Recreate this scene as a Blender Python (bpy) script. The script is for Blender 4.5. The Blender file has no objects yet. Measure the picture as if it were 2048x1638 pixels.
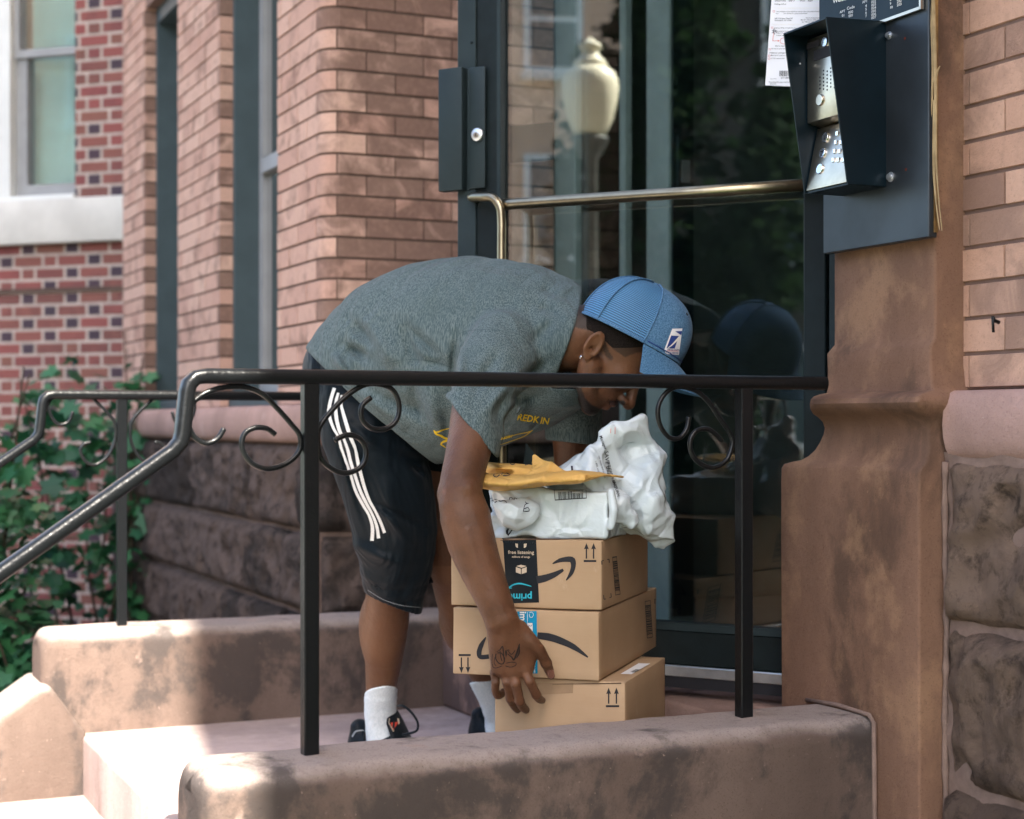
import bpy, bmesh, math, random
import numpy as np
from mathutils import Vector, Matrix
from mathutils.bvhtree import BVHTree
random.seed(7)
rng = np.random.RandomState(11)
R = math.radians
scene = bpy.context.scene
C = scene.collection

# ------------------------------------------------------------------ camera
F = 3300.0            # focal length in photo pixels (2048 wide)
CZ = 0.918            # eye height above the landing
HY = 847.0            # horizon row
cd = bpy.data.cameras.new('camera')
cam = bpy.data.objects.new('camera', cd); C.objects.link(cam)
cam.location = (0, 0, CZ); cam.rotation_euler = (R(90), 0, 0)
cd.sensor_width = 36; cd.lens = F / 2048 * 36
cd.shift_y = (HY - 819) / 2048
cd.clip_start = .05; cd.clip_end = 400
cd.dof.use_dof = True; cd.dof.focus_distance = 3.55; cd.dof.aperture_fstop = 3.4
scene.camera = cam

# ------------------------------------------------------------------ light
AZ = math.radians(24.3)                       # street grid: u goes into the house, v along the facade
UX, UY = math.cos(AZ), math.sin(AZ)
def G(u, v, z=0.0): return Vector((UX*u - UY*v, UY*u + UX*v, z))
ELEV = R(49)
su, sv = -.18, -1.0
sd = G(su, sv); sd.normalize()
sund = Vector((sd.x*math.cos(ELEV), sd.y*math.cos(ELEV), math.sin(ELEV)))
w = bpy.data.worlds.new('World'); scene.world = w; w.use_nodes = True
nt = w.node_tree; nt.nodes.clear()
sky = nt.nodes.new('ShaderNodeTexSky'); sky.sky_type = 'NISHITA'; sky.sun_disc = False
sky.sun_elevation = ELEV; sky.sun_rotation = math.atan2(sund.x, sund.y)
sky.air_density = 1.0; sky.dust_density = 3.0; sky.ozone_density = .35
bg = nt.nodes.new('ShaderNodeBackground'); bg.inputs[1].default_value = .14
wo = nt.nodes.new('ShaderNodeOutputWorld')
nt.links.new(sky.outputs[0], bg.inputs[0]); nt.links.new(bg.outputs[0], wo.inputs[0])
sl = bpy.data.lights.new('sun', 'SUN'); sl.energy = 5.0; sl.angle = R(.35); sl.color = (1, .93, .82)
so = bpy.data.objects.new('sun', sl); C.objects.link(so)
so.rotation_euler = (-sund).to_track_quat('-Z', 'Y').to_euler(); so.location = (0, 0, 20)
scene.view_settings.view_transform = 'Standard'; scene.view_settings.look = 'None'
scene.view_settings.exposure = 2.22; scene.view_settings.gamma = 1
cy = scene.cycles
cy.max_bounces = 8; cy.diffuse_bounces = 4; cy.glossy_bounces = 4; cy.transmission_bounces = 4
cy.transparent_max_bounces = 12; cy.use_denoising = True; cy.sample_clamp_indirect = 6
cy.caustics_reflective = False; cy.caustics_refractive = False

# ------------------------------------------------------------------ projection helpers (design time)
def W(px, py, D): return Vector(((px-1024)/F*D, D, CZ+(HY-py)/F*D))
def on_v(px, py, v):                          # photo pixel -> (u, z) on the vertical plane v = const
    r = (px-1024)/F; u = v*(UY+r*UX)/(UX-r*UY); D = UY*u+UX*v
    return u, CZ+(HY-py)/F*D
def on_u(px, py, u):
    r = (px-1024)/F; v = u*(UX-r*UY)/(UY+r*UX); D = UY*u+UX*v
    return v, CZ+(HY-py)/F*D

# ------------------------------------------------------------------ materials
class NT:
    def __init__(s, name):
        s.m = bpy.data.materials.new(name); s.m.use_nodes = True
        s.t = s.m.node_tree; s.t.nodes.clear()
        s.out = s.n('ShaderNodeOutputMaterial'); s.b = s.n('ShaderNodeBsdfPrincipled')
        s.l(s.b.outputs[0], s.out.inputs[0])
        s.tc = s.n('ShaderNodeTexCoord').outputs['Object']
    def n(s, k, **kw):
        x = s.t.nodes.new(k)
        for a, b in kw.items(): setattr(x, a, b)
        return x
    def l(s, a, b): s.t.links.new(a, b)
    def coord(s, scale=(1, 1, 1), rot=(0, 0, 0)):
        mp = s.n('ShaderNodeMapping'); mp.inputs['Scale'].default_value = scale; mp.inputs['Rotation'].default_value = rot
        s.l(s.tc, mp.inputs[0]); return mp.outputs[0]
    def noise(s, sc, det=4, rough=.55, scale=(1, 1, 1), rot=(0, 0, 0), dist=0):
        x = s.n('ShaderNodeTexNoise'); x.inputs['Scale'].default_value = sc; x.inputs['Detail'].default_value = det
        x.inputs['Roughness'].default_value = rough; x.inputs['Distortion'].default_value = dist
        s.l(s.coord(scale, rot), x.inputs['Vector']); return x.outputs[0]
    def ramp(s, v, a, b):
        x = s.n('ShaderNodeMapRange'); x.interpolation_type = 'SMOOTHSTEP'
        x.inputs['From Min'].default_value = a; x.inputs['From Max'].default_value = b; s.l(v, x.inputs[0]); return x.outputs[0]
    def math(s, op, a, b=None):
        x = s.n('ShaderNodeMath', operation=op)
        for i, q in enumerate((a, b)):
            if q is None: continue
            if isinstance(q, (int, float)): x.inputs[i].default_value = q
            else: s.l(q, x.inputs[i])
        return x.outputs[0]
    def mix(s, fac, a, b, mode='MIX'):
        x = s.n('ShaderNodeMix', data_type='RGBA', blend_type=mode)
        for i, q in ((0, fac), (6, a), (7, b)):
            if isinstance(q, (int, float)): x.inputs[i].default_value = q
            elif isinstance(q, tuple): x.inputs[i].default_value = (*q, 1)
            else: s.l(q, x.inputs[i])
        return x.outputs[2]
    def attr(s, name, fac=False):
        x = s.n('ShaderNodeAttribute', attribute_name=name); return x.outputs['Fac' if fac else 'Color']
    def bump(s, h, strength=.3, dist=.01, prev=None):
        x = s.n('ShaderNodeBump'); x.inputs['Strength'].default_value = strength; x.inputs['Distance'].default_value = dist
        s.l(h, x.inputs['Height'])
        if prev is not None: s.l(prev, x.inputs['Normal'])
        s.l(x.outputs[0], s.b.inputs['Normal']); return x.outputs[0]
    def base(s, c):
        if isinstance(c, tuple): s.b.inputs['Base Color'].default_value = (*c, 1)
        else: s.l(c, s.b.inputs['Base Color'])
    def set(s, rough=None, metal=None, spec=None):
        if rough is not None:
            if isinstance(rough, (int, float)): s.b.inputs['Roughness'].default_value = rough
            else: s.l(rough, s.b.inputs['Roughness'])
        if metal is not None: s.b.inputs['Metallic'].default_value = metal
        if spec is not None: s.b.inputs['Specular IOR Level'].default_value = spec
        return s

def plain(name, col, rough=.6, metal=0, var=.12, sc=14, bump=.1):
    bump = max(bump, .04)
    q = NT(name); n = q.noise(sc)
    dark = tuple(c*(1-var*2) for c in col)
    q.base(q.mix(q.ramp(n, .3, .7), dark, col)); q.set(rough, metal, .25 if metal < .5 else None)
    if bump: q.bump(q.noise(sc*6), bump, .003)
    return q.m

def brick_mat(name, a, b, soot, soot_amt=.5):
    q = NT(name); at = q.attr('bc')
    sep = q.n('ShaderNodeSeparateColor'); q.l(at, sep.inputs[0])
    c = q.mix(sep.outputs[0], a, b)
    n1 = q.noise(9, 5, .6, dist=.6); n2 = q.noise(60, 3)
    f = q.math('MULTIPLY', q.ramp(q.math('ADD', n1, q.math('MULTIPLY', sep.outputs[1], .38)), .52, .88), soot_amt)  # green channel carries soot and the painted shade of the bay reveals
    c = q.mix(f, c, soot)
    c = q.mix(q.math('MULTIPLY', q.ramp(n2, .4, .8), .25), c, tuple(x*.6 for x in a))
    # header colour in third channel
    c = q.mix(q.math('MULTIPLY', sep.outputs[2], .85), c, (.05, .05, .07))
    c = q.mix(q.math('MULTIPLY', q.ramp(q.noise(190, 3, .7), .56, .72), .45), c, tuple(x*.35 for x in a))
    q.base(c); q.set(.9, 0, .12)
    b = q.bump(q.noise(140, 5, .7), .6, .003); q.bump(q.noise(28, 5, .6), .35, .006, b); return q.m
M = {}
M['brick'] = brick_mat('tan_brick', (.65, .43, .34), (.53, .32, .25), (.14, .085, .067), .8)
M['brick_right'] = brick_mat('orange_brick', (.57, .36, .265), (.46, .27, .19), (.14, .09, .075), .6)
M['brick_red'] = brick_mat('red_brick', (.29, .095, .09), (.24, .115, .09), (.08, .045, .055), .35)
M['mortar_dark'] = plain('dark_mortar', (.12, .082, .066), .95)
M['mortar_pale'] = plain('pale_mortar', (.52, .43, .38), .95)
M['mortar_mid'] = plain('brown_mortar', (.20, .13, .105), .95)
M['mortar_pink'] = plain('pink_mortar', (.24, .165, .135), .95, sc=30, bump=.6)

def brownstone(name, base, dark, pink, dlo=.48, dhi=.62, plo=.60, phi=.68, amt=.85, side=0, top=None):
    q = NT(name)
    n1 = q.noise(2.9, 12, .66, (1, 1, .75), dist=.25); n2 = q.noise(7, 6, .6, (1, 1, .8), dist=.15); n3 = q.noise(34, 5, .7)
    n4 = q.noise(3.2, 5, .6, (1.2, 1.2, .35))
    c = q.mix(q.ramp(n4, .35, .7), base, tuple(x*.72 for x in base))
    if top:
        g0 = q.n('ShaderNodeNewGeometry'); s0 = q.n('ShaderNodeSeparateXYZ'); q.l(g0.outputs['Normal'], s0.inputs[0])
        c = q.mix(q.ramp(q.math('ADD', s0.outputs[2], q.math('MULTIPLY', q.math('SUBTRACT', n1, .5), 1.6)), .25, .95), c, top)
    if side:      # upright faces take more of the dark blotches, tops fewer
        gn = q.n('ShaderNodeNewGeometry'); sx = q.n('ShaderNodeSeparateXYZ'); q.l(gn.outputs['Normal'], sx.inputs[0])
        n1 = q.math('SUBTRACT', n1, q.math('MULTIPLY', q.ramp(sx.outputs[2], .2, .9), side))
    c = q.mix(q.math('MULTIPLY', q.ramp(n1, dlo, dhi), amt), c, dark)
    c = q.mix(q.math('MULTIPLY', q.ramp(n2, plo, phi), .55), c, pink)
    c = q.mix(q.math('MULTIPLY', q.ramp(n3, .5, .75), .35), c, tuple(x*.55 for x in base))
    c = q.mix(q.math('MULTIPLY', q.ramp(q.noise(260, 3, .7), .54, .70), .5), c, tuple(x*.4 for x in base))
    c = q.mix(q.math('MULTIPLY', q.ramp(q.noise(75, 4, .7), .66, .74), .6), c, pink)
    q.base(c); q.set(.93, 0, .1)
    b = q.bump(q.noise(18, 8, .7), .4, .012); q.bump(q.noise(150, 5, .75), .6, .003, b); return q.m
M['stone'] = brownstone('brownstone', (.30, .195, .16), (.115, .085, .08), (.40, .27, .23), .5, .6)
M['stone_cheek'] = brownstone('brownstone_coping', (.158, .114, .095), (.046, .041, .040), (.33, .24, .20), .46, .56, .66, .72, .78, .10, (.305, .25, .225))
M['stone_pil'] = brownstone('pilaster_brownstone', (.225, .128, .086), (.085, .054, .040), (.34, .20, .12), .50, .64, .50, .66, .75)
M['stone_pink'] = brownstone('pink_sandstone', (.46, .30, .255), (.30, .19, .165), (.5, .36, .32), .55, .8)
M['stone_floor'] = brownstone('landing_stone', (.52, .405, .37), (.30, .225, .20), (.60, .48, .43), .54, .66)
def rock(name, a, b, dk):
    q = NT(name); n1 = q.noise(5, 7, .65, dist=.5); n2 = q.noise(22, 6, .7); at = q.attr('bc')
    sep = q.n('ShaderNodeSeparateColor'); q.l(at, sep.inputs[0])
    c = q.mix(q.ramp(q.math('ADD', n1, q.math('MULTIPLY', q.math('SUBTRACT', sep.outputs[0], .5), .3)), .4, .62), a, b)
    c = q.mix(q.math('MULTIPLY', q.ramp(n2, .48, .7), .75), c, dk)
    q.base(c); q.set(.95, 0, .1)
    b2 = q.bump(q.noise(20, 12, .8), 1.0, .05); q.bump(q.noise(120, 5, .7), .5, .004, b2); return q.m
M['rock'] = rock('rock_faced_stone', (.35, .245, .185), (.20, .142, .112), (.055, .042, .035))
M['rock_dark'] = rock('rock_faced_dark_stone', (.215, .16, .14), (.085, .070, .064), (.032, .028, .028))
M['metal'] = plain('painted_dark_metal', (.010, .017, .019), .42, .1, .15, 20, .05)
M['frame_pale'] = plain('pale_grey_frame_paint', (.26, .31, .30), .5, 0, .08, 8, .05)
M['metal_grey'] = plain('painted_grey_metal', (.021, .034, .038), .5, .05, .1, 8, .05)
M['plate'] = plain('brushed_dark_plate', (.042, .052, .062), .38, .5, .2, 6, .04)
M['hood'] = plain('hood_blue_black_metal', (.007, .017, .025), .36, .3, .15, 10, .05)
M['steel'] = plain('brushed_steel', (.62, .55, .45), .28, 1, .08, 30, .05)
M['chrome'] = plain('chrome', (.8, .8, .8), .12, 1, .05, 30, 0)
M['bronze'] = plain('satin_bronze', (.34, .29, .2), .3, 1, .1, 30, 0)
M['alum'] = plain('aluminium', (.7, .72, .74), .35, .9, .08, 30, .05)
def iron():
    q = NT('glossy_black_enamel'); n = q.noise(40, 3)
    q.base(q.mix(q.ramp(q.noise(11, 6, .7), .72, .78), (.006, .007, .008), (.06, .035, .02))); q.set(.30, 0, .28)
    q.b.inputs['Coat Weight'].default_value = .04; q.b.inputs['Coat Roughness'].default_value = .12
    q.bump(q.noise(75, 4, .6), .35, .0035); return q.m
M['iron'] = iron()
def glass(name, tint, refl, rough=.0):
    q = NT(name); q.t.nodes.remove(q.b)
    tr = q.n('ShaderNodeBsdfTransparent'); tr.inputs[0].default_value = (*tint, 1)
    gl = q.n('ShaderNodeBsdfGlossy'); gl.inputs['Roughness'].default_value = rough
    lw = q.n('ShaderNodeFresnel'); lw.inputs[0].default_value = 1.5
    mx = q.n('ShaderNodeMixShader'); q.l(q.math('MINIMUM', q.math('MULTIPLY', lw.outputs[0], refl), 1.0), mx.inputs[0])
    q.l(tr.outputs[0], mx.inputs[1]); q.l(gl.outputs[0], mx.inputs[2]); q.l(mx.outputs[0], q.out.inputs[0]); return q.m
M['glass'] = glass('door_glass', (.82, .90, .89), 4.6)
M['glass_window'] = glass('window_glass', (.85, .94, .94), 1.8)
M['white'] = plain('white_paint', (.74, .76, .74), .5, 0, .05, 5, .05)
M['limestone'] = plain('white_limestone', (.68, .67, .63), .8, 0, .08, 4, .2)
M['sash_grey'] = plain('sash_grey_paint', (.34, .35, .36), .5, 0, .06, 8, .05)
M['sash_dark'] = plain('sash_dark_paint', (.060, .088, .098), .5, 0, .08, 8, .05)
M['blind'] = plain('blind_slats', (.66, .86, .80), .6, 0, .04, 8, .02)
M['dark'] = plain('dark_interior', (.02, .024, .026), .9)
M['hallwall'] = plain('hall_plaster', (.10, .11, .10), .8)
M['soil'] = plain('garden_soil', (.07, .05, .035), .95, 0, .3, 9, .8)
M['concrete'] = plain('concrete', (.42, .40, .37), .9, 0, .12, 5, .3)
M['asphalt'] = plain('asphalt', (.055, .055, .055), .9, 0, .2, 30, .5)
M['grass'] = plain('lawn', (.05, .10, .025), .9, 0, .3, 20, .8)
M['black'] = plain('black_ink', (.018, .018, .022), .6, 0, .05, 30, 0)
M['ink'] = plain('pen_ink', (.02, .02, .05), .6, 0, .05, 30, 0)
M['whiteink'] = plain('white_ink', (.75, .74, .70), .6, 0, .03, 30, 0)
M['cream'] = plain('cream_ink', (.55, .45, .34), .6, 0, .03, 30, 0)
M['rust'] = plain('rust_spot', (.12, .02, .01), .7)
M['red'] = plain('red_ink', (.62, .07, .04), .6, 0, .03, 30, 0)
M['blue'] = plain('blue_ink', (.02, .05, .22), .6, 0, .03, 30, 0)
M['cyan'] = plain('cyan_ink', (.03, .42, .55), .5, 0, .03, 30, 0)
M['tape_blue'] = plain('blue_tape', (.015, .26, .46), .25, 0, .06, 30, .02)
M['tape_black'] = plain('black_tape', (.014, .018, .022), .25, 0, .06, 30, .05)
M['yellow'] = plain('yellow_print', (.72, .50, .02), .7, 0, .05, 60, .1)
M['paper'] = plain('paper', (.78, .79, .83), .8, 0, .02, 4, .02)
M['wood'] = plain('raw_wood', (.30, .17, .06), .8, 0, .3, 20, .3)
M['clear_tape'] = plain('clear_tape_on_card', (.34, .23, .14), .12, 0, .1, 20, .1)
M['card_edge'] = plain('torn_card_edge', (.10, .062, .04), .9)
M['straw'] = plain('dry_straw', (.42, .31, .17), .9, 0, .2, 20, .3)
M['globe'] = plain('lamp_globe', (.88, .83, .64), .4, 0, .03, 5, 0)
def cardboard():
    q = NT('corrugated_cardboard')
    n = q.noise(5, 5); f = q.noise(160, 2, .5, (.15, .15, 1.6)); st = q.noise(400, 2)
    c = q.mix(q.ramp(n, .35, .7), (.42, .292, .18), (.37, .25, .15)); c = q.mix(q.math('MULTIPLY', q.ramp(f, .3, .8), .16), c, (.36, .23, .13))
    c = q.mix(q.math('MULTIPLY', q.ramp(st, .6, .8), .3), c, (.33, .21, .12)); c = q.mix(q.math('MULTIPLY', q.ramp(q.noise(14, 8, .75, (1, 1, .5)), .60, .72), .35), c, (.56, .45, .33)); c = q.mix(q.math('MULTIPLY', q.ramp(q.noise(9, 9, .8), .64, .76), .4), c, (.24, .165, .10))
    q.base(c); q.set(.85, 0, .2)
    q.bump(f, .12, .001); return q.m
M['card'] = cardboard()
def plastic():
    q = NT('white_poly_film')
    q.base(q.mix(q.ramp(q.noise(4), .4, .7), (.58, .65, .68), (.50, .58, .62))); q.set(.2, 0, .6)
    v = q.n('ShaderNodeTexVoronoi', feature='DISTANCE_TO_EDGE'); v.inputs['Scale'].default_value = 13
    dn = q.noise(9, 4); vm = q.n('ShaderNodeVectorMath', operation='ADD'); q.l(q.coord(), vm.inputs[0])
    sc = q.n('ShaderNodeVectorMath', operation='SCALE'); sc.inputs['Scale'].default_value = .12
    nn = q.n('ShaderNodeTexNoise'); nn.inputs['Scale'].default_value = 8; q.l(q.coord(), nn.inputs[0]); q.l(nn.outputs[1], sc.inputs[0])
    q.l(sc.outputs[0], vm.inputs[1]); q.l(vm.outputs[0], v.inputs['Vector'])
    b = q.bump(q.ramp(v.outputs[0], 0, .18), .45, .006); q.bump(q.noise(30, 6, .6, dist=2.0), .4, .005, b); return q.m
M['poly'] = plastic()
def kraft():
    q = NT('yellow_kraft_paper'); q.base(q.mix(q.ramp(q.noise(8), .4, .7), (.64, .39, .115), (.56, .32, .085))); q.set(.6, 0, .3)
    v = q.n('ShaderNodeTexVoronoi', feature='DISTANCE_TO_EDGE'); v.inputs['Scale'].default_value = 26; q.l(q.coord(), v.inputs['Vector'])
    b = q.bump(q.ramp(v.outputs[0], 0, .2), .4, .004); q.bump(q.noise(26, 6, .65, dist=2), .5, .005, b); return q.m
M['kraft'] = kraft()
def skin():
    q = NT('brown_skin'); n = q.noise(14, 5); n2 = q.noise(220, 3)
    at = q.attr('mask'); sep = q.n('ShaderNodeSeparateColor'); q.l(at, sep.inputs[0])
    c = q.mix(q.ramp(n, .35, .7), (.125, .055, .028), (.078, .033, .0165))
    c = q.mix(q.math('MULTIPLY', q.ramp(n2, .5, .8), .25), c, (.030, .014, .008))
    bn = q.noise(330, 3, .7)
    c = q.mix(q.ramp(q.math('ADD', q.math('MULTIPLY', sep.outputs[0], 1.0), q.math('MULTIPLY', bn, .55)), .62, .95), c, (.014, .010, .009))
    c = q.mix(q.math('MULTIPLY', sep.outputs[1], .8), c, (.34, .15, .12))
    c = q.mix(q.math('MULTIPLY', sep.outputs[2], .55), c, (.19, .092, .045))
    q.base(c); q.set(q.math('ADD', .26, q.math('MULTIPLY', q.noise(12, 4), .28)), 0, .30)
    q.b.inputs['Subsurface Weight'].default_value = .12; q.b.inputs['Subsurface Radius'].default_value = (.01, .004, .002)
    b = q.bump(q.noise(16, 3, .5, dist=.6), .35, .006); b = q.bump(q.noise(85, 8, .75, (1, 1, .6)), .6, .0035, b); q.bump(q.noise(420, 2), .3, .0008, b); return q.m
M['skin'] = skin()
def fabric(name, a, b, c3=None, sc=240, stretch=(1, 1, 1), rough=.9, bump=.25, rot=(0, 0, 0), folds=None):
    q = NT(name); n = q.noise(sc, 3, .7, stretch, rot); n2 = q.noise(8, 4)
    c = q.mix(q.ramp(n, .38, .62), a, b)
    if c3: c = q.mix(q.math('MULTIPLY', q.ramp(n2, .4, .7), .4), c, c3)
    q.base(c); q.set(rough, 0, .09 if rough < .6 else .06); q.b.inputs['Sheen Weight'].default_value = .06
    if folds:
        b = q.bump(q.noise(5.5, 3, .5, folds, (0, R(35), 0), dist=1.2), 1.0, .035); q.bump(n, bump, .0012, b)
    else: q.bump(n, bump, .0012)
    return q.m
M['shirt'] = fabric('heather_teal_jersey', (.044, .070, .076), (.135, .172, .176), (.065, .094, .098), 420, (1, 1, .09), rot=(0, R(22), 0), folds=(1, 1, .45))
M['collar'] = fabric('collar_jersey', (.03, .052, .058), (.085, .12, .125), None, 300)
M['shorts'] = fabric('black_polyester', (.003, .0062, .009), (.005, .0095, .0135), None, 300, rough=.45, bump=.08, folds=(1, 1, .4))
M['stripe'] = fabric('white_stripe_fabric', (.62, .62, .60), (.72, .72, .70), None, 300)
M['sock'] = fabric('white_cotton', (.62, .70, .72), (.74, .80, .82), None, 260, (1, 1, .4))
M['shoe'] = fabric('black_shoe_leather', (.006, .009, .013), (.010, .014, .018), None, 90, rough=.4)
M['shoe_grey'] = plain('grey_shoe_trim', (.22, .24, .26), .4)
M['hair'] = fabric('black_hair', (.008, .006, .005), (.022, .016, .013), None, 500, rough=.8, bump=.8)
M['denim'] = fabric('blue_heather_cap', (.035, .095, .19), (.11, .22, .35), (.05, .13, .25), 420)
def capmesh():
    q = NT('blue_trucker_net'); uv = q.n('ShaderNodeUVMap').outputs[0]
    mp = q.n('ShaderNodeMapping'); mp.inputs['Scale'].default_value = (62, 34, 1); q.l(uv, mp.inputs[0])
    sp = q.n('ShaderNodeSeparateXYZ'); q.l(mp.outputs[0], sp.inputs[0])
    fx = q.math('FRACT', sp.outputs[0]); fy = q.math('FRACT', sp.outputs[1])
    dx = q.math('ABSOLUTE', q.math('SUBTRACT', fx, .5)); dy = q.math('ABSOLUTE', q.math('SUBTRACT', fy, .5))
    h = q.math('MULTIPLY', q.ramp(dx, .40, .28), q.ramp(dy, .36, .24))
    q.base(q.mix(h, (.085, .25, .46), (.010, .022, .05))); q.set(.6, 0, .3); q.bump(q.math('SUBTRACT', 1.0, h), .6, .001); return q.m
M['capnet'] = capmesh()
M['cappatch'] = plain('patch_white', (.74, .74, .76), .8, 0, .03, 200, .3)
def leaf(name, a, b):
    q = NT(name); at = q.attr('bc'); sep = q.n('ShaderNodeSeparateColor'); q.l(at, sep.inputs[0])
    c = q.mix(sep.outputs[0], a, b); q.base(c); q.set(.45 if a[1] > .05 else .9, 0, .4 if a[1] > .05 else .04)
    tl = q.n('ShaderNodeBsdfTranslucent'); q.l(c, tl.inputs[0]); mx = q.n('ShaderNodeMixShader'); mx.inputs[0].default_value = .3
    q.l(q.b.outputs[0], mx.inputs[1]); q.l(tl.outputs[0], mx.inputs[2]); q.l(mx.outputs[0], q.out.inputs[0]); return q.m
M['leaf'] = leaf('leaf_green', (.012, .08, .042), (.06, .22, .085))
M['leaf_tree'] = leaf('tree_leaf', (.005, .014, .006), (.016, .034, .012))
M['bark'] = plain('bark', (.10, .075, .055), .95, 0, .3, 12, .8)
M['house_tan'] = plain('far_tan_brick', (.60, .42, .30), .9, 0, .1, 2, .2)
M['house_red'] = plain('far_red_brick', (.74, .52, .37), .9, 0, .1, 2, .2)
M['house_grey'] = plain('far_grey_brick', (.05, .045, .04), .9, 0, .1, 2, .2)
M['lamp_green'] = plain('lamp_post_paint', (.14, .15, .14), .5)

# ------------------------------------------------------------------ object helpers
def tag(o, label=None, cat=None, group=None, kind=None):
    if label: o['label'] = label
    if cat: o['category'] = cat
    if group: o['group'] = group
    if kind: o['kind'] = kind
    return o
def thing(name, loc, label, cat, group=None):
    o = bpy.data.objects.new(name, None); C.objects.link(o); o.location = loc; o.empty_display_size = .1
    return tag(o, label, cat, group)
def wloc(o):
    v = Vector((0, 0, 0))
    while o is not None: v = v + o.location; o = o.parent
    return v
def obj(name, verts, faces, mat, parent=None, loc=None, smooth=False, attr=None, uv=None, auto=None):
    """one mesh object; verts are world coordinates"""
    V = np.asarray([tuple(v) for v in verts] if not isinstance(verts, np.ndarray) else verts, dtype=np.float64)
    org = wloc(parent) if parent is not None else Vector(loc if loc is not None else (V.mean(0)[0], V.mean(0)[1], V[:, 2].min()))
    me = bpy.data.meshes.new(name); Vl = V - np.array(org)
    if isinstance(faces, np.ndarray):
        n = len(faces); k = faces.shape[1]
        me.vertices.add(len(Vl)); me.vertices.foreach_set('co', Vl.astype(np.float32).ravel())
        me.loops.add(n*k); me.loops.foreach_set('vertex_index', faces.astype(np.int32).ravel())
        me.polygons.add(n); me.polygons.foreach_set('loop_start', np.arange(0, n*k, k, dtype=np.int32)); me.polygons.foreach_set('loop_total', np.full(n, k, dtype=np.int32))
        me.update(calc_edges=True)
    else: me.from_pydata([tuple(v) for v in Vl], [], faces)
    if attr is not None:
        for an, av in attr.items():
            a = me.attributes.new(an, 'FLOAT_COLOR', 'POINT'); col = np.ones((len(Vl), 4), np.float32); col[:, :3] = av; a.data.foreach_set('color', col.ravel())
    if uv is not None:
        l = me.uv_layers.new(name='uv'); vi = np.zeros(len(me.loops), np.int32); me.loops.foreach_get('vertex_index', vi)
        l.data.foreach_set('uv', np.asarray(uv, np.float32)[vi].ravel())
    if smooth: me.polygons.foreach_set('use_smooth', [True]*len(me.polygons))
    if smooth and auto: me.set_sharp_from_angle(angle=R(auto))
    me.materials.append(mat); me.validate(); me.update()
    o = bpy.data.objects.new(name, me); C.objects.link(o)
    if parent is not None: o.parent = parent
    else: o.location = org
    return o
class MB:
    def __init__(s): s.v = []; s.f = []; s.c = []
    def add(s, vs, fs, col=None):
        k = len(s.v); s.v += [tuple(q) for q in vs]; s.f += [tuple(i+k for i in f) for f in fs]; s.c += [col or (.5, .5, 0)]*len(vs)
    def hexa(s, p, col=None):   # p: 8 pts bottom 4 then top 4, ccw
        s.add(p, [(3, 2, 1, 0), (4, 5, 6, 7), (0, 1, 5, 4), (1, 2, 6, 5), (2, 3, 7, 6), (3, 0, 4, 7)], col)
    def box(s, u0, u1, v0, v1, z0, z1, col=None):
        s.hexa([G(u0, v0, z0), G(u1, v0, z0), G(u1, v1, z0), G(u0, v1, z0), G(u0, v0, z1), G(u1, v0, z1), G(u1, v1, z1), G(u0, v1, z1)], col)
    def fbox(s, O, X, Y, Z, col=None):   # corner + 3 edge vectors
        s.hexa([O, O+X, O+X+Y, O+Y, O+Z, O+X+Z, O+X+Y+Z, O+Y+Z], col)
    def tube(s, pts, r, n=10, caps=True, flat=None):
        pts = [Vector(p) for p in pts]; rings = []; up = None
        for i, p in enumerate(pts):
            t = (pts[min(i+1, len(pts)-1)]-pts[max(i-1, 0)]).normalized()
            if up is None: up = Vector((0, 0, 1)) if abs(t.z) < .9 else Vector((1, 0, 0))
            a = up - t*up.dot(t); a.normalize(); up = a; b = t.cross(a)
            rr = r[i] if isinstance(r, (list, tuple)) else r
            ra, rb = rr if isinstance(rr, tuple) else (rr, rr)
            rings.append([p + a*math.cos(2*math.pi*k/n)*ra + b*math.sin(2*math.pi*k/n)*rb for k in range(n)])
        vs = [q for g in rings for q in g]; fs = []
        for i in range(len(pts)-1):
            for k in range(n): k2 = (k+1) % n; fs.append((i*n+k, i*n+k2, (i+1)*n+k2, (i+1)*n+k))
        if caps: fs.append(tuple(range(n-1, -1, -1))); fs.append(tuple((len(pts)-1)*n+k for k in range(n)))
        s.add(vs, fs)
    def lathe(s, c, prof, n=24, ax=Vector((0, 0, 1))):
        ax = Vector(ax).normalized(); a = ax.orthogonal().normalized(); b = ax.cross(a); vs = []; fs = []
        for r, h in prof:
            for k in range(n): t = 2*math.pi*k/n; vs.append(Vector(c)+ax*h+(a*math.cos(t)+b*math.sin(t))*r)
        for i in range(len(prof)-1):
            for k in range(n): k2 = (k+1) % n; fs.append((i*n+k, i*n+k2, (i+1)*n+k2, (i+1)*n+k))
        fs.append(tuple(range(n-1, -1, -1))); fs.append(tuple((len(prof)-1)*n+k for k in range(n)))
        s.add(vs, fs)
    def build(s, name, mat, parent=None, smooth=False, bevel=0, seg=2, auto=None, loc=None, attr=False):
        o = obj(name, s.v, s.f, mat, parent, loc, smooth, {'bc': np.array(s.c, np.float32)} if attr else None, None, auto)
        bm = bmesh.new(); bm.from_mesh(o.data); bmesh.ops.recalc_face_normals(bm, faces=bm.faces)
        if bevel:
            bmesh.ops.bevel(bm, geom=[e for e in bm.edges if e.calc_face_angle(0) > .5], offset=bevel, segments=seg, profile=.5, affect='EDGES')
            if seg > 1:
                for f in bm.faces: f.smooth = True
        bm.to_mesh(o.data); bm.free()
        if bevel and seg > 1: o.data.set_sharp_from_angle(angle=R(40))
        return o
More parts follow.
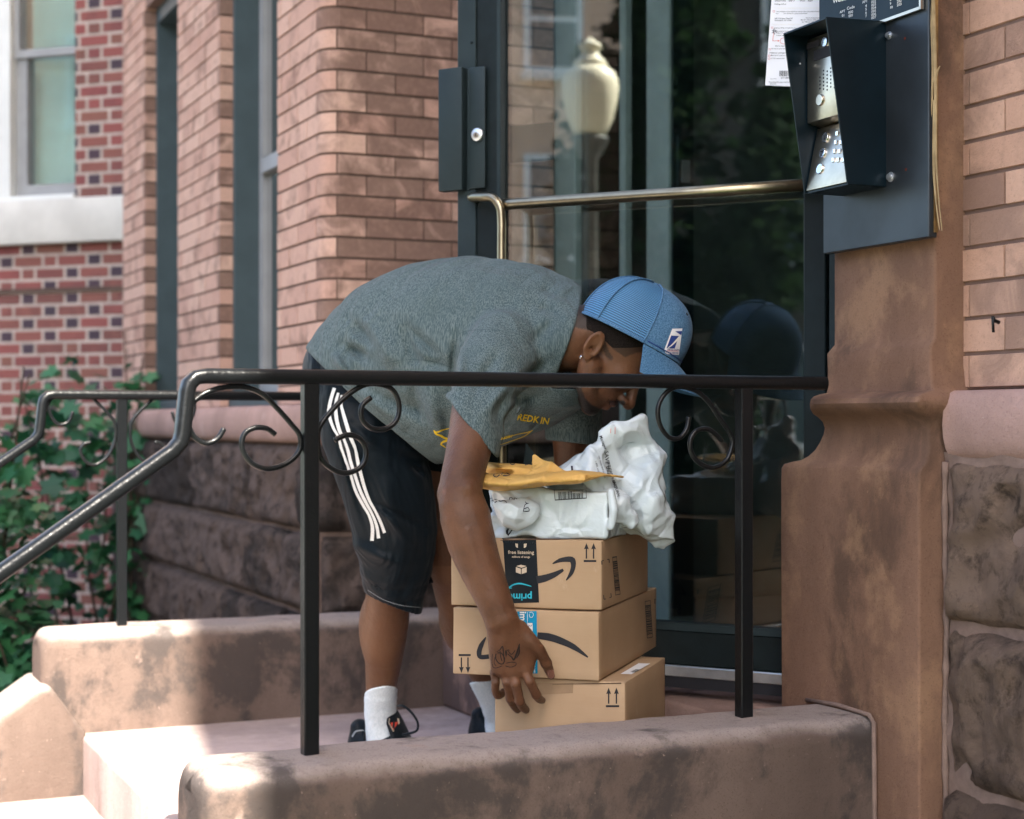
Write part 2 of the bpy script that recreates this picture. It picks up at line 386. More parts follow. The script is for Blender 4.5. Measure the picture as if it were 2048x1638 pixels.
def spline(pts, n=8, closed=False):
    pts = [Vector(p) for p in pts]; out = []
    for i in range(len(pts)-1):
        p0 = pts[max(i-1, 0)]; p1 = pts[i]; p2 = pts[i+1]; p3 = pts[min(i+2, len(pts)-1)]
        for k in range(n):
            t = k/n; out.append(.5*((2*p1)+(-p0+p2)*t+(2*p0-5*p1+4*p2-p3)*t*t+(-p0+3*p1-3*p2+p3)*t**3))
    out.append(pts[-1]); return out
def hashn(*a):
    x = math.sin(sum(q*w_ for q, w_ in zip(a, (12.9898, 78.233, 37.719, 4.581))))*43758.5453; return x-math.floor(x)
def sn(P, sc, seed=0, octv=3):
    """cheap smooth noise from summed sines, P (N,3)"""
    r = np.random.RandomState(seed); o = np.zeros(len(P), np.float32); a = 1.0
    for k in range(octv):
        for j in range(4):
            d = r.normal(size=3); d /= np.linalg.norm(d); ph = r.rand()*6.28
            o += a*np.sin((P@d.astype(P.dtype))*sc*(2**k)*(1+.3*r.rand())*6.28+ph)
        a *= .5
    return o/5

# ------------------------------------------------------------------ walls
def path_fn(path):
    P = [Vector((p[0], p[1])) for p in path]; L = [0]
    for i in range(1, len(P)): L.append(L[-1]+(P[i]-P[i-1]).length)
    def at(s, off=0):
        s = min(max(s, 0), L[-1]-1e-6)
        for i in range(len(P)-1):
            if s <= L[i+1]: break
        t = (s-L[i])/(L[i+1]-L[i]); d = (P[i+1]-P[i]).normalized()
        def nrm(k):
            k0, k1 = max(k-1, 0), min(k+1, len(P)-1)
            a = (P[k]-P[k0]).normalized() if k > 0 else (P[k1]-P[k]).normalized()
            b = (P[k1]-P[k]).normalized() if k < len(P)-1 else a
            m = a+b
            if m.length < 1e-6: m = a
            m.normalize(); return Vector((-m.y, m.x))/max(.5, m.dot(a))
        n = nrm(i)*(1-t)+nrm(i+1)*t
        q = P[i]+(P[i+1]-P[i])*t
        return (q.x+n.x*off, q.y+n.y*off)
    return at, L
OUT = 1  # outward is to the left of travel * OUT
def brick_wall(name, path, z0, z1, ch, bl, mat, parent, out=1, clean_lit=0, joint=.0065, vj=.005, depth=.007, seed=0, flemish=False, s_off=0.0, mortar='mortar_dark', jit=.001, cols=None):
    at, L = path_fn(path); T = L[-1]; mb = MB(); rows = int(math.ceil((z1-z0)/ch)); rr = random.Random(seed)
    brk = L[1:-1]
    for r_ in range(rows):
        zb = z0+r_*ch+joint/2; zt = min(z0+(r_+1)*ch-joint/2, z1)
        s = -bl + ((bl/2 if r_ % 2 else 0)+s_off) % bl; k = 0
        if flemish: s = -bl*2.96+(r_ % 2)*.74*bl
        while s < T:
            if flemish: l = bl if k % 2 else bl*.48
            else: l = bl
            a, b = max(s+vj/2, 0), min(s+l-vj/2, T); s += l; k += 1
            if b-a < .012: continue
            e = rr.uniform(-jit, jit); col = (rr.random(), (rr.random()*.3 if (a+b)/2 < clean_lit else (.45+.75*rr.random()) if clean_lit else rr.random()), (1.0 if flemish and l < bl*.6 and rr.random() < .6 else 0))  # reveal bricks darker than street faces: soot plus shade put into the colour
            ss = [a]+[x for x in brk if a+.002 < x < b-.002]+[b]; vs = []; n = len(ss)
            for off, zz in ((-depth, zb), (e, zb+.0015), (e, zt-.0015), (-depth, zt)):
                for x in ss: p = at(x, off*out); vs.append(G(p[0], p[1], zz))
            fs = []
            for j in range(3):
                for i in range(n-1): fs.append((j*n+i, j*n+i+1, (j+1)*n+i+1, (j+1)*n+i))
            fs.append((0, n, 2*n, 3*n)); fs.append((n-1, 4*n-1, 3*n-1, 2*n-1))
            mb.add(vs, fs, col)
    w_ = mb.build(name, mat, parent, attr=True)
    m2 = MB(); ss = L
    vs = []
    for x in ss:
        p = at(x, -depth*.75*out); vs += [G(p[0], p[1], z0), G(p[0], p[1], z1)]
    m2.add(vs, [(2*i, 2*i+2, 2*i+3, 2*i+1) for i in range(len(ss)-1)])
    m2.build('mortar', M[mortar], w_)
    return w_
def stone_course(mb, mm, path, z0, z1, cuts, out, amp=.045, seed=0, j=.012, col=None):
    at, L = path_fn(path); T = L[-1]; cuts = [0]+[c for c in cuts if c < T]+[T]
    for ci in range(len(cuts)-1):
        a, b = cuts[ci]+j/2, cuts[ci+1]-j/2; za, zb = z0+j/2, z1-j/2
        nu = max(6, int((b-a)/.016)); nz = max(6, int((zb-za)/.016))
        S, Z = np.meshgrid(np.linspace(0, 1, nu), np.linspace(0, 1, nz), indexing='ij')
        s = a+(b-a)*S; z = za+(zb-za)*Z
        ds = np.minimum(S, 1-S)*(b-a); dz = np.minimum(Z, 1-Z)*(zb-za); d = np.minimum(ds, dz)
        env = np.clip(d/.03, 0, 1)**.55
        P = np.stack([s.ravel(), z.ravel(), np.full(s.size, seed*3.7+ci*1.3)], 1)
        nz_ = (sn(P, 1.8, seed+ci, 4)*.5+.5).reshape(s.shape); fine = sn(P, 9, seed+ci+50, 3).reshape(s.shape); rg = np.abs(sn(P, 3.2, seed+ci+90, 3)).reshape(s.shape)
        f2 = sn(P, 20, seed+ci+70, 3).reshape(s.shape)
        off = env*(amp*.40+amp*.8*nz_-amp*.9*rg)+(fine*.008+f2*.0035)*env+.001
        edge = (sn(P, 5, seed+9, 2)*.004).reshape(s.shape)
        vs = []
        for i in range(nu):
            for k in range(nz):
                sx = s[i, k]+(edge[i, k] if 0 < i < nu-1 else 0); p = at(sx, out*off[i, k]); vs.append(G(p[0], p[1], z[i, k]+(edge[i, k] if 0 < k < nz-1 else edge[i, k]*.8)))
        fs = [(i*nz+k, (i+1)*nz+k, (i+1)*nz+k+1, i*nz+k+1) for i in range(nu-1) for k in range(nz-1)]
        hc = hashn(seed, ci)
        mb.add(vs, fs, (hc, hashn(ci, seed, 3), 0))
# ================================================================== SETTING
GZ = -.70
def sheet(name, u0, u1, v0, v1, z, mat, kind='structure'):
    mb = MB(); mb.add([G(u0, v0, z), G(u1, v0, z), G(u1, v1, z), G(u0, v1, z)], [(0, 1, 2, 3)]); return tag(mb.build(name, mat), kind=kind)
sheet('ground', -150, 150, -150, 150, GZ-.02, M['grass'])
sheet('garden_bed', -2.6, 9, 5.0, 30, GZ, M['soil'])
sheet('path', -2.6, 2.6, 2.0, 5.6, GZ+.008, M['concrete'])
mb = MB(); mb.box(-5.2, -2.62, -60, 60, GZ-.12, GZ+.02); tag(mb.build('pavement', M['concrete']), kind='structure')
sheet('road', -14, -5.2, -80, 80, GZ-.01, M['asphalt'])
mb = MB(); mb.box(-17, -14, -60, 60, GZ-.12, GZ+.03); tag(mb.build('far_pavement', M['concrete']), kind='structure')

# ------------------------------------------------------------------ stoop: landing, steps, doorstep
st = thing('stone_stoop', G(1.5, 4, GZ), 'brownstone stoop with a flat landing under the man and steps dropping to the left', 'stoop')
mb = MB(); mb.box(.845, 2.9, 3.06, 5.0, GZ-.05, 0); mb.build('landing', M['stone_floor'], st, bevel=.012, seg=3)
for i in range(1, 4):
    mb = MB(); mb.box(.845-.31*i, .88-.31*(i-1), 3.06, 4.945, GZ-.05, -.172*i); mb.build('step', M['stone_floor'], st, bevel=.012, seg=3)
mb = MB(); mb.box(2.0, 2.95, 3.07, 5.39, .002, .245); mb.build('doorstep', M['stone'], st, bevel=.012, seg=3)

# cheek walls
def cheek(u0, u1, v0, v1, label, far=False):
    t = thing('cheek_wall', G((u0+u1)/2, (v0+v1)/2, GZ), label, 'cheek wall', 'stone cheek walls flanking the stoop')
    nu, nv = 160, 24
    # rounded block: superellipse-like rounding at top edges and the street end
    r = .045; vs = []; fs = []
    prof = []  # cross section across v: list of (dv, z)
    for k in range(9): a = math.pi/2*k/8; prof.append((v0+r-r*math.cos(a), .298-r+r*math.sin(a)))
    for k in range(9): a = math.pi/2*k/8; prof.append((v1-r+r*math.sin(a), .298-r+r*math.cos(a)))
    full = [(v0, z) for z in np.linspace(GZ-.05, .298-r, 26)[:-1]]+prof[:9]+[(v0+r+(v1-v0-2*r)*q/8, .298) for q in range(1, 8)]+prof[9:]+[(v1, z) for z in np.linspace(.298-r, GZ-.05, 26)[1:]]
    us = list(u0+r-r*np.cos(np.linspace(0, math.pi/2, 8)))+list(np.linspace(u0+r, u1, 120)[1:])
    vc = (v0+v1)/2; P = []
    for i, u in enumerate(us):
        e = (math.sin(math.acos(min(1, (u0+r-u)/r))) if u < u0+r else 1.0)
        ins = r*(1-e)
        for (v, z) in full:
            vv = v+(ins if v < vc else -ins) if abs(v-vc) > 1e-6 else v
            zz = z-ins if z > .298-r-1e-6 else z
            P.append((u, vv, zz))
    P = np.array(P); n = len(full); q = P.copy(); q[:, 2] *= 1
    nn = sn(P, 1.6, 5 if far else 3, 4)*.004+sn(P, 9, 8, 2)*.0012
    # displace outward roughly
    dv = np.where(np.abs(P[:, 1]-v0) < .02, -1, np.where(np.abs(P[:, 1]-v1) < .02, 1, 0)); P[:, 1] += dv*nn; P[:, 2] += np.where(P[:, 2] > .285, nn, 0)
    V = [G(*p) for p in P]
    for i in range(len(us)-1):
        for k in range(n-1): fs.append((i*n+k, (i+1)*n+k, (i+1)*n+k+1, i*n+k+1))
    fs.append(tuple(range(n)))
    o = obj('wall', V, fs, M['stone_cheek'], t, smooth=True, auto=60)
    return t
cheek(.695, 2.124, 2.845, 3.085, 'near brownstone cheek wall under the railing in front of the boxes, its street end rounded')
cheek(.735, 2.6, 4.975, 5.215, 'far brownstone cheek wall behind the man, sunlit and blotchy at its street end', True)
# sloping stringer beyond the far cheek: slab end cut square to its slope
def prism(mb, prof, v0, v1):
    n = len(prof); mb.add([G(u, v0, z) for u, z in prof]+[G(u, v1, z) for u, z in prof], [tuple(range(n)), tuple(range(2*n-1, n-1, -1))]+[(i, (i+1) % n, n+(i+1) % n, n+i) for i in range(n)])
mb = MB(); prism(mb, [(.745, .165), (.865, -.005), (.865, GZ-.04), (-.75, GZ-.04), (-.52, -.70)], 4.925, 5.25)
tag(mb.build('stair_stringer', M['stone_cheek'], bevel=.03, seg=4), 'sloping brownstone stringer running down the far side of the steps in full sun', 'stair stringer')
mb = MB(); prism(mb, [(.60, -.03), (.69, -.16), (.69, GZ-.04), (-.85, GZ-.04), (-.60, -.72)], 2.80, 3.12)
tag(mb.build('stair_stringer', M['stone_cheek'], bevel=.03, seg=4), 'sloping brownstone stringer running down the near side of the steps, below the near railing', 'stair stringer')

# ================================================================== HOUSE
house = thing('brick_house', G(2.6, 4, GZ), 'tan brick and brownstone house with bay piers and a stone pilaster beside its glass door', 'house')
UB = 1.744; VR = 5.433; ch = .0722; bl = .213
def arc(cu, cv, r, a0, a1, n=7): return [(cu+r*math.cos(R(a0+(a1-a0)*k/n)), cv+r*math.sin(R(a0+(a1-a0)*k/n))) for k in range(n+1)]
p1 = [(UB, 6.0)]+arc(UB+.075, VR+.075, .075, 180, 270)+[(2.62, VR)]
brick_wall('bay_pier', p1, .985, 3.5, ch, bl, M['brick'], house, out=-1, clean_lit=.55, seed=1, s_off=.05)
brick_wall('bay_pier', [(UB, 7.65), (UB, 6.861), (UB+.06, 6.861)], .985, 3.5, ch, bl, M['brick'], house, out=-1, clean_lit=.78, seed=2)
brick_wall('bay_pier', [(UB, 8.95), (UB, 8.377), (UB+.06, 8.377)], .985, 3.5, ch, bl, M['brick'], house, out=-1, clean_lit=.56, seed=3)
mb = MB()   # dark core of the piers and the house body
mb.box(UB+.02, 2.6, 5.5, 6.0, GZ, 3.5); mb.box(UB+.02, 2.6, 6.88, 7.65, GZ, 3.5); mb.box(UB+.02, 2.6, 8.395, 8.95, GZ, 3.5)
mb.box(UB+.03, 2.6, 5.5, 8.95, GZ, .9)
mb.build('pier_core', M['mortar_dark'], house)
# bay windows
for (va, vb, lt) in ((6.0, 6.861, 3.5), (7.65, 8.377, 2.97)):
    wf = MB(); wf.box(1.80, 1.97, vb-.03, vb+.012, .985, lt); wf.box(1.80, 1.97, va-.01, va+.05, .985, lt); wf.box(1.80, 1.97, va, vb, lt-.03, lt+.05); wf.box(1.78, 1.97, va, vb, .985, 1.03)
    win = wf.build('window', M['sash_dark'], house, bevel=.004, seg=1)
    sm = MB(); sm.box(1.905, 1.94, vb-.085, vb-.032, 1.03, lt); sm.box(1.905, 1.94, va+.05, va+.1, 1.03, lt); sm.box(1.895, 1.935, va+.1, vb-.085, 1.97, 2.03); sm.box(1.905, 1.94, va+.1, vb-.085, 1.03, 1.09)
    sm.build('sash', M['sash_grey'], win)
    gm = MB(); gm.add([G(1.925, va+.1, 1.09), G(1.925, vb-.085, 1.09), G(1.925, vb-.085, lt), G(1.925, va+.1, lt)], [(0, 1, 2, 3)]); gm.build('pane', M['glass_window'], win)
    bm_ = MB(); bm_.box(2.05, 2.06, va, vb, .985, lt); bm_.build('backing', M['dark'], win)
mb = MB(); mb.box(UB+.004, 2.6, 7.65, 8.377, 3.02, 3.5); mb.build('lintel', M['stone'], house)
# water table
def wt(u0, v0, u1, v1, nm='water_table'):
    pass
wtm = MB()
def wt_path(path, out, z0=.85, z1=.985, d=.05):
    at, L = path_fn(path); prof = []
    for k in range(9): a = math.pi*k/8-math.pi/2; prof.append((d-.03+.03*math.cos(a) if 0 < k < 8 else d-.03, (z0+z1)/2+(z1-z0)/2*math.sin(a)))
    prof = [(-.1, z0)]+prof+[(-.1, z1)]
    n = len(prof); vs = []; ss = []
    for i in range(len(L)-1): ss += list(np.linspace(L[i], L[i+1], 4)[:-1])
    ss.append(L[-1])
    for s in ss:
        for o_, z in prof: p = at(s, o_*out); vs.append(G(p[0], p[1], z))
    wtm.add(vs, [(i*n+k, (i+1)*n+k, (i+1)*n+k+1, i*n+k+1) for i in range(len(ss)-1) for k in range(n-1)]+[tuple(range(n)), tuple(len(vs)-1-k for k in range(n))])
UBB = 1.715
wt_path([(UBB, 8.97)]+arc(UBB+.06, 5.405+.06, .06, 180, 270, 4)+[(2.62, 5.405)], -1)
wtm.build('water_table', M['stone_pink'], house, smooth=True, auto=50)
wtm = MB(); wt_path([(2.205, 2.688), (2.205, .9)], -1, .845, .985, .035)
wtm.build('water_table', M['stone_pink'], house, smooth=True, auto=50)
# rock faced base courses
bp = [(UBB, 8.97)]+[(UBB, 5.43), (UBB+.035, 5.405)]+[(2.62, 5.405)]
rb = MB(); zz = [GZ-.1, -.30, -.02, .255, .54, .85]; cs = [[.7, 1.5, 2.2, 2.9, 3.55, 4.1], [.5, 1.35, 2.3, 3.1, 3.55, 4.2], [.9, 1.7, 2.35, 3.2, 3.7], [.4, 1.1, 2.0, 2.7, 3.55, 4.15], [.8, 1.8, 2.75, 3.4, 3.95]]
for i in range(5): stone_course(rb, None, bp, zz[i], zz[i+1], cs[i], -1, .055, 20+i, .016)
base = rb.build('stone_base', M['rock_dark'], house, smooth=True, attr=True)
mm = MB(); mm.box(UBB+.012, UBB+.03, 5.42, 8.97, GZ-.1, .86); mm.box(UBB+.012, 2.62, 5.416, 5.43, GZ-.1, .86); mm.build('mortar', M['mortar_pink'], base)
# right wall: brick above, rock below
brick_wall('wall', [(2.236, 2.72), (2.236, .9)], .988, 3.5, ch, bl, M['brick_right'], house, out=-1, seed=9, s_off=.035, joint=.0065, vj=.005, depth=.006, mortar='mortar_mid', jit=.0015)
rb = MB(); zz = [GZ-.1, -.14, .185, .512, .845]; cs = [[.35, 1.0], [.62, 1.3], [.42, 1.05], [.7, 1.4]]
for i in range(4): stone_course(rb, None, [(2.195, 2.690), (2.195, .9)], zz[i], zz[i+1], cs[i], -1, .055, 40+i, .010)
base2 = rb.build('stone_base', M['rock'], house, smooth=True, attr=True)
mm = MB()
gu = np.linspace(.9, 2.70, 120); gz = np.linspace(GZ-.1, .86, 80); vs = []
for a in gu:
    for b in gz: vs.append(G(2.188+.006*math.sin(a*37+b*21)*math.cos(b*43), a, b))
mm.add(vs, [(i*80+k, (i+1)*80+k, (i+1)*80+k+1, i*80+k+1) for i in range(119) for k in range(79)]); mm.build('mortar', M['mortar_pink'], base2, smooth=True)
# raised mortar bead between pilaster and stones
mm = MB(); pts = []
for k in range(60):
    z = GZ+(.84-GZ)*k/59; pts.append(G(2.184, 2.694+.003*math.sin(k*.35+1), z))
mm.tube(pts, [.0065+.0022*math.sin(k*2.3)*math.sin(k*.7) for k in range(60)], 8); mm.build('mortar_joint', M['mortar_pink'], house, smooth=True)

# pilaster: lofted footprint following the profile seen against the door
def pil(px, py, du=None):
    r = (px-1024)/F; t = (1667-px)/107.0; uf = 2.156-.030*max(0, min(1.2, t)) if du is None else du
    v = uf*(UX-r*UY)/(UY+r*UX); D = UY*uf+UX*v; return uf, v, CZ+(HY-py)/F*D
rc0 = .006
prof = [(1562, 1800, 2.124), (1562, 1500, 2.124), (1561, 1300, 2.124), (1560, 1100, 2.124), (1560, 960, 2.124), (1561, 936, 2.124), (1566, 928, 2.127), (1580, 924, 2.132), (1600, 920, 2.138), (1615, 912, 2.144), (1628, 900, 2.149), (1638, 884, 2.153), (1645, 868, 2.155), (1647, 856, 2.154), (1643, 844, 2.147), (1634, 835, 2.136), (1624, 828, 2.124), (1618, 818, 2.106), (1617, 808, 2.101), (1619, 799, 2.105), (1625, 793, 2.118), (1636, 789, 2.136), (1651, 786, 2.150), (1653, 778, 2.152), (1653, 740, 2.152), (1652, 708, 2.152), (1660, 698, 2.158), (1667, 690, 2.164), (1667, 500, 2.164), (1667, 200, 2.164), (1667, -200, 2.164), (1667, -700, 2.164)]
lv = []
for px, py, du_ in prof:
    uf, vf, z = pil(px, py, du_); lv.append((z, uf, vf))
lv[0] = (GZ-.05, lv[0][1], lv[0][2])
def near_v(z):  # near side edge swells slightly at the ring
    return 2.703-.024*math.exp(-((z-.962)/.028)**2)+(.010*math.exp(-((z-.90)/.03)**2))
mb = MB(); rc = .007; n = 0; vs = []
# refine levels
L2 = []
for i in range(len(lv)-1):
    k = max(1, int(abs(lv[i+1][0]-lv[i][0])/.05))
    for j in range(k):
        t = j/k; L2.append(tuple(lv[i][m]*(1-t)+lv[i+1][m]*t for m in range(3)))
L2.append(lv[-1])
for z, uf, vf in L2:
    vn = near_v(z); ring = []
    ring.append((2.62, vf))
    for k in range(4): a = R(90+90*k/3); ring.append((uf+rc+rc*math.cos(a), vf-rc+rc*math.sin(a)))
    for k in range(1, 10): ring.append((uf, vf-rc+(vn-vf+2*rc)*k/10))
    for k in range(4): a = R(180+90*k/3); ring.append((uf+rc+rc*math.cos(a), vn+rc+rc*math.sin(a)))
    ring.append((2.62, vn)); n = len(ring); vs += [G(u, v, z) for u, v in ring]
fs = [(i*n+k, (i+1)*n+k, (i+1)*n+k+1, i*n+k+1) for i in range(len(L2)-1) for k in range(n-1)]
mb.add(vs, fs); mb.build('pilaster', M['stone_pil'], house, smooth=True, auto=38)
mb = MB(); mb.tube([G(2.118, 3.09, .300), G(2.122, 2.98, .306), G(2.118, 2.86, .303), G(2.116, 2.842, .29), G(2.119, 2.842, 0), G(2.119, 2.843, GZ)], .0052, 8); mb.build('mortar_bead', M['mortar_pink'], house, smooth=True)

# hall behind the door
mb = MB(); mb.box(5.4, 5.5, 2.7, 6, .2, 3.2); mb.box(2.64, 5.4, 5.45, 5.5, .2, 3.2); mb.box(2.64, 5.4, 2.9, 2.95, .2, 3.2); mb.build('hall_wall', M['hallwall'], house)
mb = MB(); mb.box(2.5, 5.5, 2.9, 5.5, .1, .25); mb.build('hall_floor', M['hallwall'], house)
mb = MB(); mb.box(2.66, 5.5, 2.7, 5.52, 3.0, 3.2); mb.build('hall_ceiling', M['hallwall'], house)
mb = MB(); mb.box(2.66, 7.5, -3.9, 9.0, 3.5, 9.5); mb.box(UB+.02, 2.66, 5.5, 8.95, 3.5, 9.5); mb.box(2.26, 2.66, -3.9, 5.5, 3.502, 9.498); mb.box(2.62, 7.5, -3.9, 2.72, GZ, 3.5); mb.box(2.62, 7.5, 5.52, 9.0, GZ, 3.5)
mb.box(2.24, 2.62, 2.72, 5.44, 2.9, 3.5)
mb.build('upper_wall', M['house_tan'], house)
# ------------------------------------------------------------------ fixed door frame
UFX = 2.63
fr = MB()
def vx(px, u): return on_u(px, 0, u)[0]
a, b = vx(1337, UFX), vx(1292, UFX); fr.box(UFX, UFX+.09, a, b, .25, 2.95)
fr.box(UFX, UFX+.03, vx(1249, UFX), vx(1238, UFX), .25, 2.95)
fr.box(UFX, UFX+.03, vx(1122, UFX), vx(1098, UFX), .25, 2.95)
fr.box(UFX, UFX+.03, 5.28, 5.42, .25, 2.95)
dfr = fr.build('door_frame', M['frame_pale'], house, bevel=.004, seg=1)
q = MB(); q.box(UFX+.01, UFX+.085, a-.012, a-.001, .3, 2.9); q.build('seal', M['metal'], dfr)
vst, zst = on_u(1350, 340, UFX+.05); q = MB(); q.box(UFX+.02, UFX+.075, a-.03, a-.012, zst-.10, zst+.10); so_ = q.build('strike', M['metal'], dfr)
q = MB(); q.box(UFX+.03, UFX+.06, a-.034, a-.028, zst-.05, zst+.02); q.build('strike_keeper', M['alum'], dfr)
q = MB(); q.box(UFX+.03, UFX+.035, vx(1236, UFX), 5.4, .3, 2.9); q.build('sidelight', M['glass_window'], dfr)
# ------------------------------------------------------------------ door leaf, standing open
H = Vector((.735, 3.865, 0)); LD = Vector((-.874, .486, 0)).normalized(); LN = Vector((-LD.y, LD.x, 0)); LN = LN if LN.y < 0 else -LN   # outward (towards street)
def onleaf(px, py, off=0.0):
    d = Vector(((px-1024)/F, 1, (HY-py)/F)); P0 = H+LN*off; t = (P0.dot(LN))/(d.dot(LN)); p = d*t; return p+Vector((0, 0, CZ))
def leafs(px): return (onleaf(px, 800)-H).dot(LD)
door = bpy.data.objects.new('door', None); C.objects.link(door); door.parent = house; door.location = H+LD*.5-house.location; door['label'] = 'black metal glass door standing open behind the man'
def leafbox(s0, s1, n0, n1, z0, z1, mb): mb.fbox(H+LD*s0+LN*n0+Vector((0, 0, z0)), LD*(s1-s0), LN*(n1-n0), Vector((0, 0, z1-z0)))
s_edge = leafs(917); s_in = leafs(1000); ZT = 2.62
mb = MB(); leafbox(s_in, s_edge, -.045, 0, .30, ZT, mb); leafbox(0.0, .055, -.045, 0, .30, ZT, mb); leafbox(.055, s_in, -.045, 0, ZT-.1, ZT, mb)
zr1 = onleaf(1450, 1252).z; zr0 = onleaf(1450, 1337).z; zsw = onleaf(1450, 1360).z
leafbox(.055, s_in, -.045, 0, zr0, zr1-.018, mb)
mb.build('leaf_frame', M['metal'], door, bevel=.003, seg=1)
mb = MB(); leafbox(.055, s_in, -.05, .004, zr1-.018, zr1, mb); leafbox(s_in-.004, s_in+.006, .0, .006, zr1, ZT, mb); mb.build('glazing_bead', M['metal_grey'], door)
mb = MB(); leafbox(.0, s_edge, -.048, .008, zsw, zr0-.001, mb); mb.build('kick_strip', M['alum'], door, bevel=.002, seg=1)
mb = MB(); leafbox(.0, s_edge, -.04, .002, zsw-.028, zsw-.001, mb); mb.build('door_sweep', M['black'], door)
mb = MB(); leafbox(.0, s_edge, -.09, -.052, zsw-.027, zsw-.005, mb); mb.build('threshold', M['alum'], door)
mb = MB(); s1 = leafs(955); leafbox(s1+.002, s_edge-.0, .0, .006, .33, ZT-.02, mb); mb.build('cover_strip', M['metal_grey'], door, bevel=.002, seg=1)
mb = MB(); leafbox(.05, s_in+.005, -.026, -.018, zr1-.002, ZT-.1, mb); mb.build('glass_pane', M['glass'], door)
# latch guard
zg1, zg0 = onleaf(920, 140).z, onleaf(920, 384).z
gm = MB(); leafbox(leafs(937), leafs(890), .006, .035, zg0, zg1, gm); leafbox(leafs(975), leafs(943), .006, .014, zg0+.004, zg1-.0, gm); leafbox(leafs(943), leafs(937), .006, .010, zg0, zg1, gm)
gm.build('latch_guard', M['metal_grey'], door, bevel=.003, seg=2)
lk = MB(); lc = onleaf(957, 270, .014); lk.lathe(lc, [(.0165, 0), (.0175, .004), (.0165, .010), (.0125, .0125), (.0001, .0125)], 28, LN); lk.build('lock_cylinder', M['alum'], door, smooth=True, auto=35)
lk = MB(); lk.lathe(lc+Vector((0, 0, -.002))+LN*.0126, [(.007, 0), (.007, .0025), (.0001, .0025)], 20, LN); lk.build('key_plug', M['steel'], door)
lk = MB(); kk = lc+LN*.0155+Vector((0, 0, -.006)); lk.fbox(kk-LD*.001, LD*.002, LN*.0006, Vector((0, 0, .008))); lk.build('keyhole', M['black'], door)
sc = MB(); sc.lathe(onleaf(943, 85, .006), [(.004, 0), (.0035, .002), (.0001, .0022)], 14, LN); sc.build('screw', M['metal'], door)
# pull handle
hb = onleaf(955, 397, 0); ht = onleaf(985, 400, .055); hv = onleaf(1003, 440, .055)
mb = MB(); pts = spline([hb, hb+LN*.03, onleaf(966, 394, .05), onleaf(985, 396, .058), onleaf(999, 412, .06), onleaf(1003, 440, .06), onleaf(1003, 520, .06), onleaf(1004, 800, .06), onleaf(1004, 1120, .06)], 8)
mb.tube(pts, .0115, 14); mb.build('pull_handle', M['bronze'], door, smooth=True)
mb = MB(); a_ = onleaf(1008, 409, .045); b_ = onleaf(1640, 368, .045); mb.tube([a_, a_*.97+b_*.03, a_*.5+b_*.5, b_], .0145, 14); mb.build('push_bar', M['bronze'], door, smooth=True)
mb = MB(); pq = onleaf(1003, 322, -.05); pr = onleaf(1087, 320, -.05); ps = onleaf(1087, 246, -.05); zb_, zt_ = pr.z, ps.z; leafbox(leafs(1087), leafs(1001), -.058, -.05, zb_, zt_, mb); mb.build('lock_plate', M['metal'], door)
mb = MB(); mb.fbox(H-LD*.012+LN*.01+Vector((0, 0, .30)), -LD*.03, -LN*.06, Vector((0, 0, 2.3))); mb.build('hinge_jamb', M['metal_grey'], house)
# ================================================================== NEIGHBOUR ROW HOUSE (left)
nb = thing('row_house', Vector((-2.6, 9.6, GZ)), 'red brick row house at the far left with white sill and blinded sash window', 'house')
A0 = Vector((-.2352*9.35, 9.35)); DN = Vector((-.945, .327)).normalized(); NN = Vector((DN.y, -DN.x)); NN = NN if NN.y < 0 else -NN
def NP(s, off, z): p = A0+DN*s+NN*off; return Vector((p.x, p.y, z))
def nbs(px):   # distance along the wall for a photo column
    r = (px-1024)/F; return (r*A0.y-A0.x)/(DN.x-r*DN.y)
def nbz(px, py): s = nbs(px); D = (A0+DN*s).y; return CZ+(HY-py)/F*D
def to_uv(p): return (p[0]*UX+p[1]*UY, -p[0]*UY+p[1]*UX)
def nbpath(s0, s1): return [to_uv(A0+DN*s0), to_uv(A0+DN*s1)]
zs1 = nbz(120, 400); zs0 = nbz(120, 488)
cw = 25.0/F*9.5
brick_wall('wall', nbpath(.0, 3.6), GZ, zs0, cw, .20, M['brick_red'], nb, out=1, seed=31, flemish=True, joint=.017, vj=.020, depth=.004, mortar='mortar_pale')
brick_wall('pier', nbpath(.0, nbs(150)), zs1, 4.2, cw, .20, M['brick_red'], nb, out=1, seed=33, flemish=True, joint=.017, vj=.020, depth=.004, mortar='mortar_pale')
mb = MB()
def nbox(s0, s1, o0, o1, z0, z1, mb): mb.fbox(NP(s0, o0, z0), NP(s1, o0, z0)-NP(s0, o0, z0), NP(s0, o1, z0)-NP(s0, o0, z0), Vector((0, 0, z1-z0)))
nbox(-.05, 3.6, -.2, .07, zs0, zs1, mb); mb.build('sill', M['limestone'], nb, bevel=.008, seg=2)
sA, sB, sC = nbs(150), nbs(140), nbs(26); zb = nbz(80, 392); zm0, zm1 = nbz(80, 112), nbz(80, 96)
mb = MB(); nbox(nbs(152), nbs(-40), -.03, .03, zs1, zb, mb); nbox(nbs(26), nbs(2), -.06, .03, zb, 4.2, mb); nbox(nbs(-2), nbs(-40), -.06, .05, zb, 4.2, mb)
wn = mb.build('window', M['white'], nb, bevel=.004, seg=1)
mb = MB(); nbox(nbs(48), nbs(26), -.10, -.03, zb, zm1, mb); nbox(nbs(152), nbs(48), -.10, -.03, zb, zb+.07, mb); nbox(nbs(152), nbs(26), -.08, -.01, zm0, zm1, mb); nbox(nbs(36), nbs(26), -.08, -.01, zm1, 4.2, mb)
mb.build('sash', M['sash_grey'], wn)
mb = MB(); zz = zb+.05
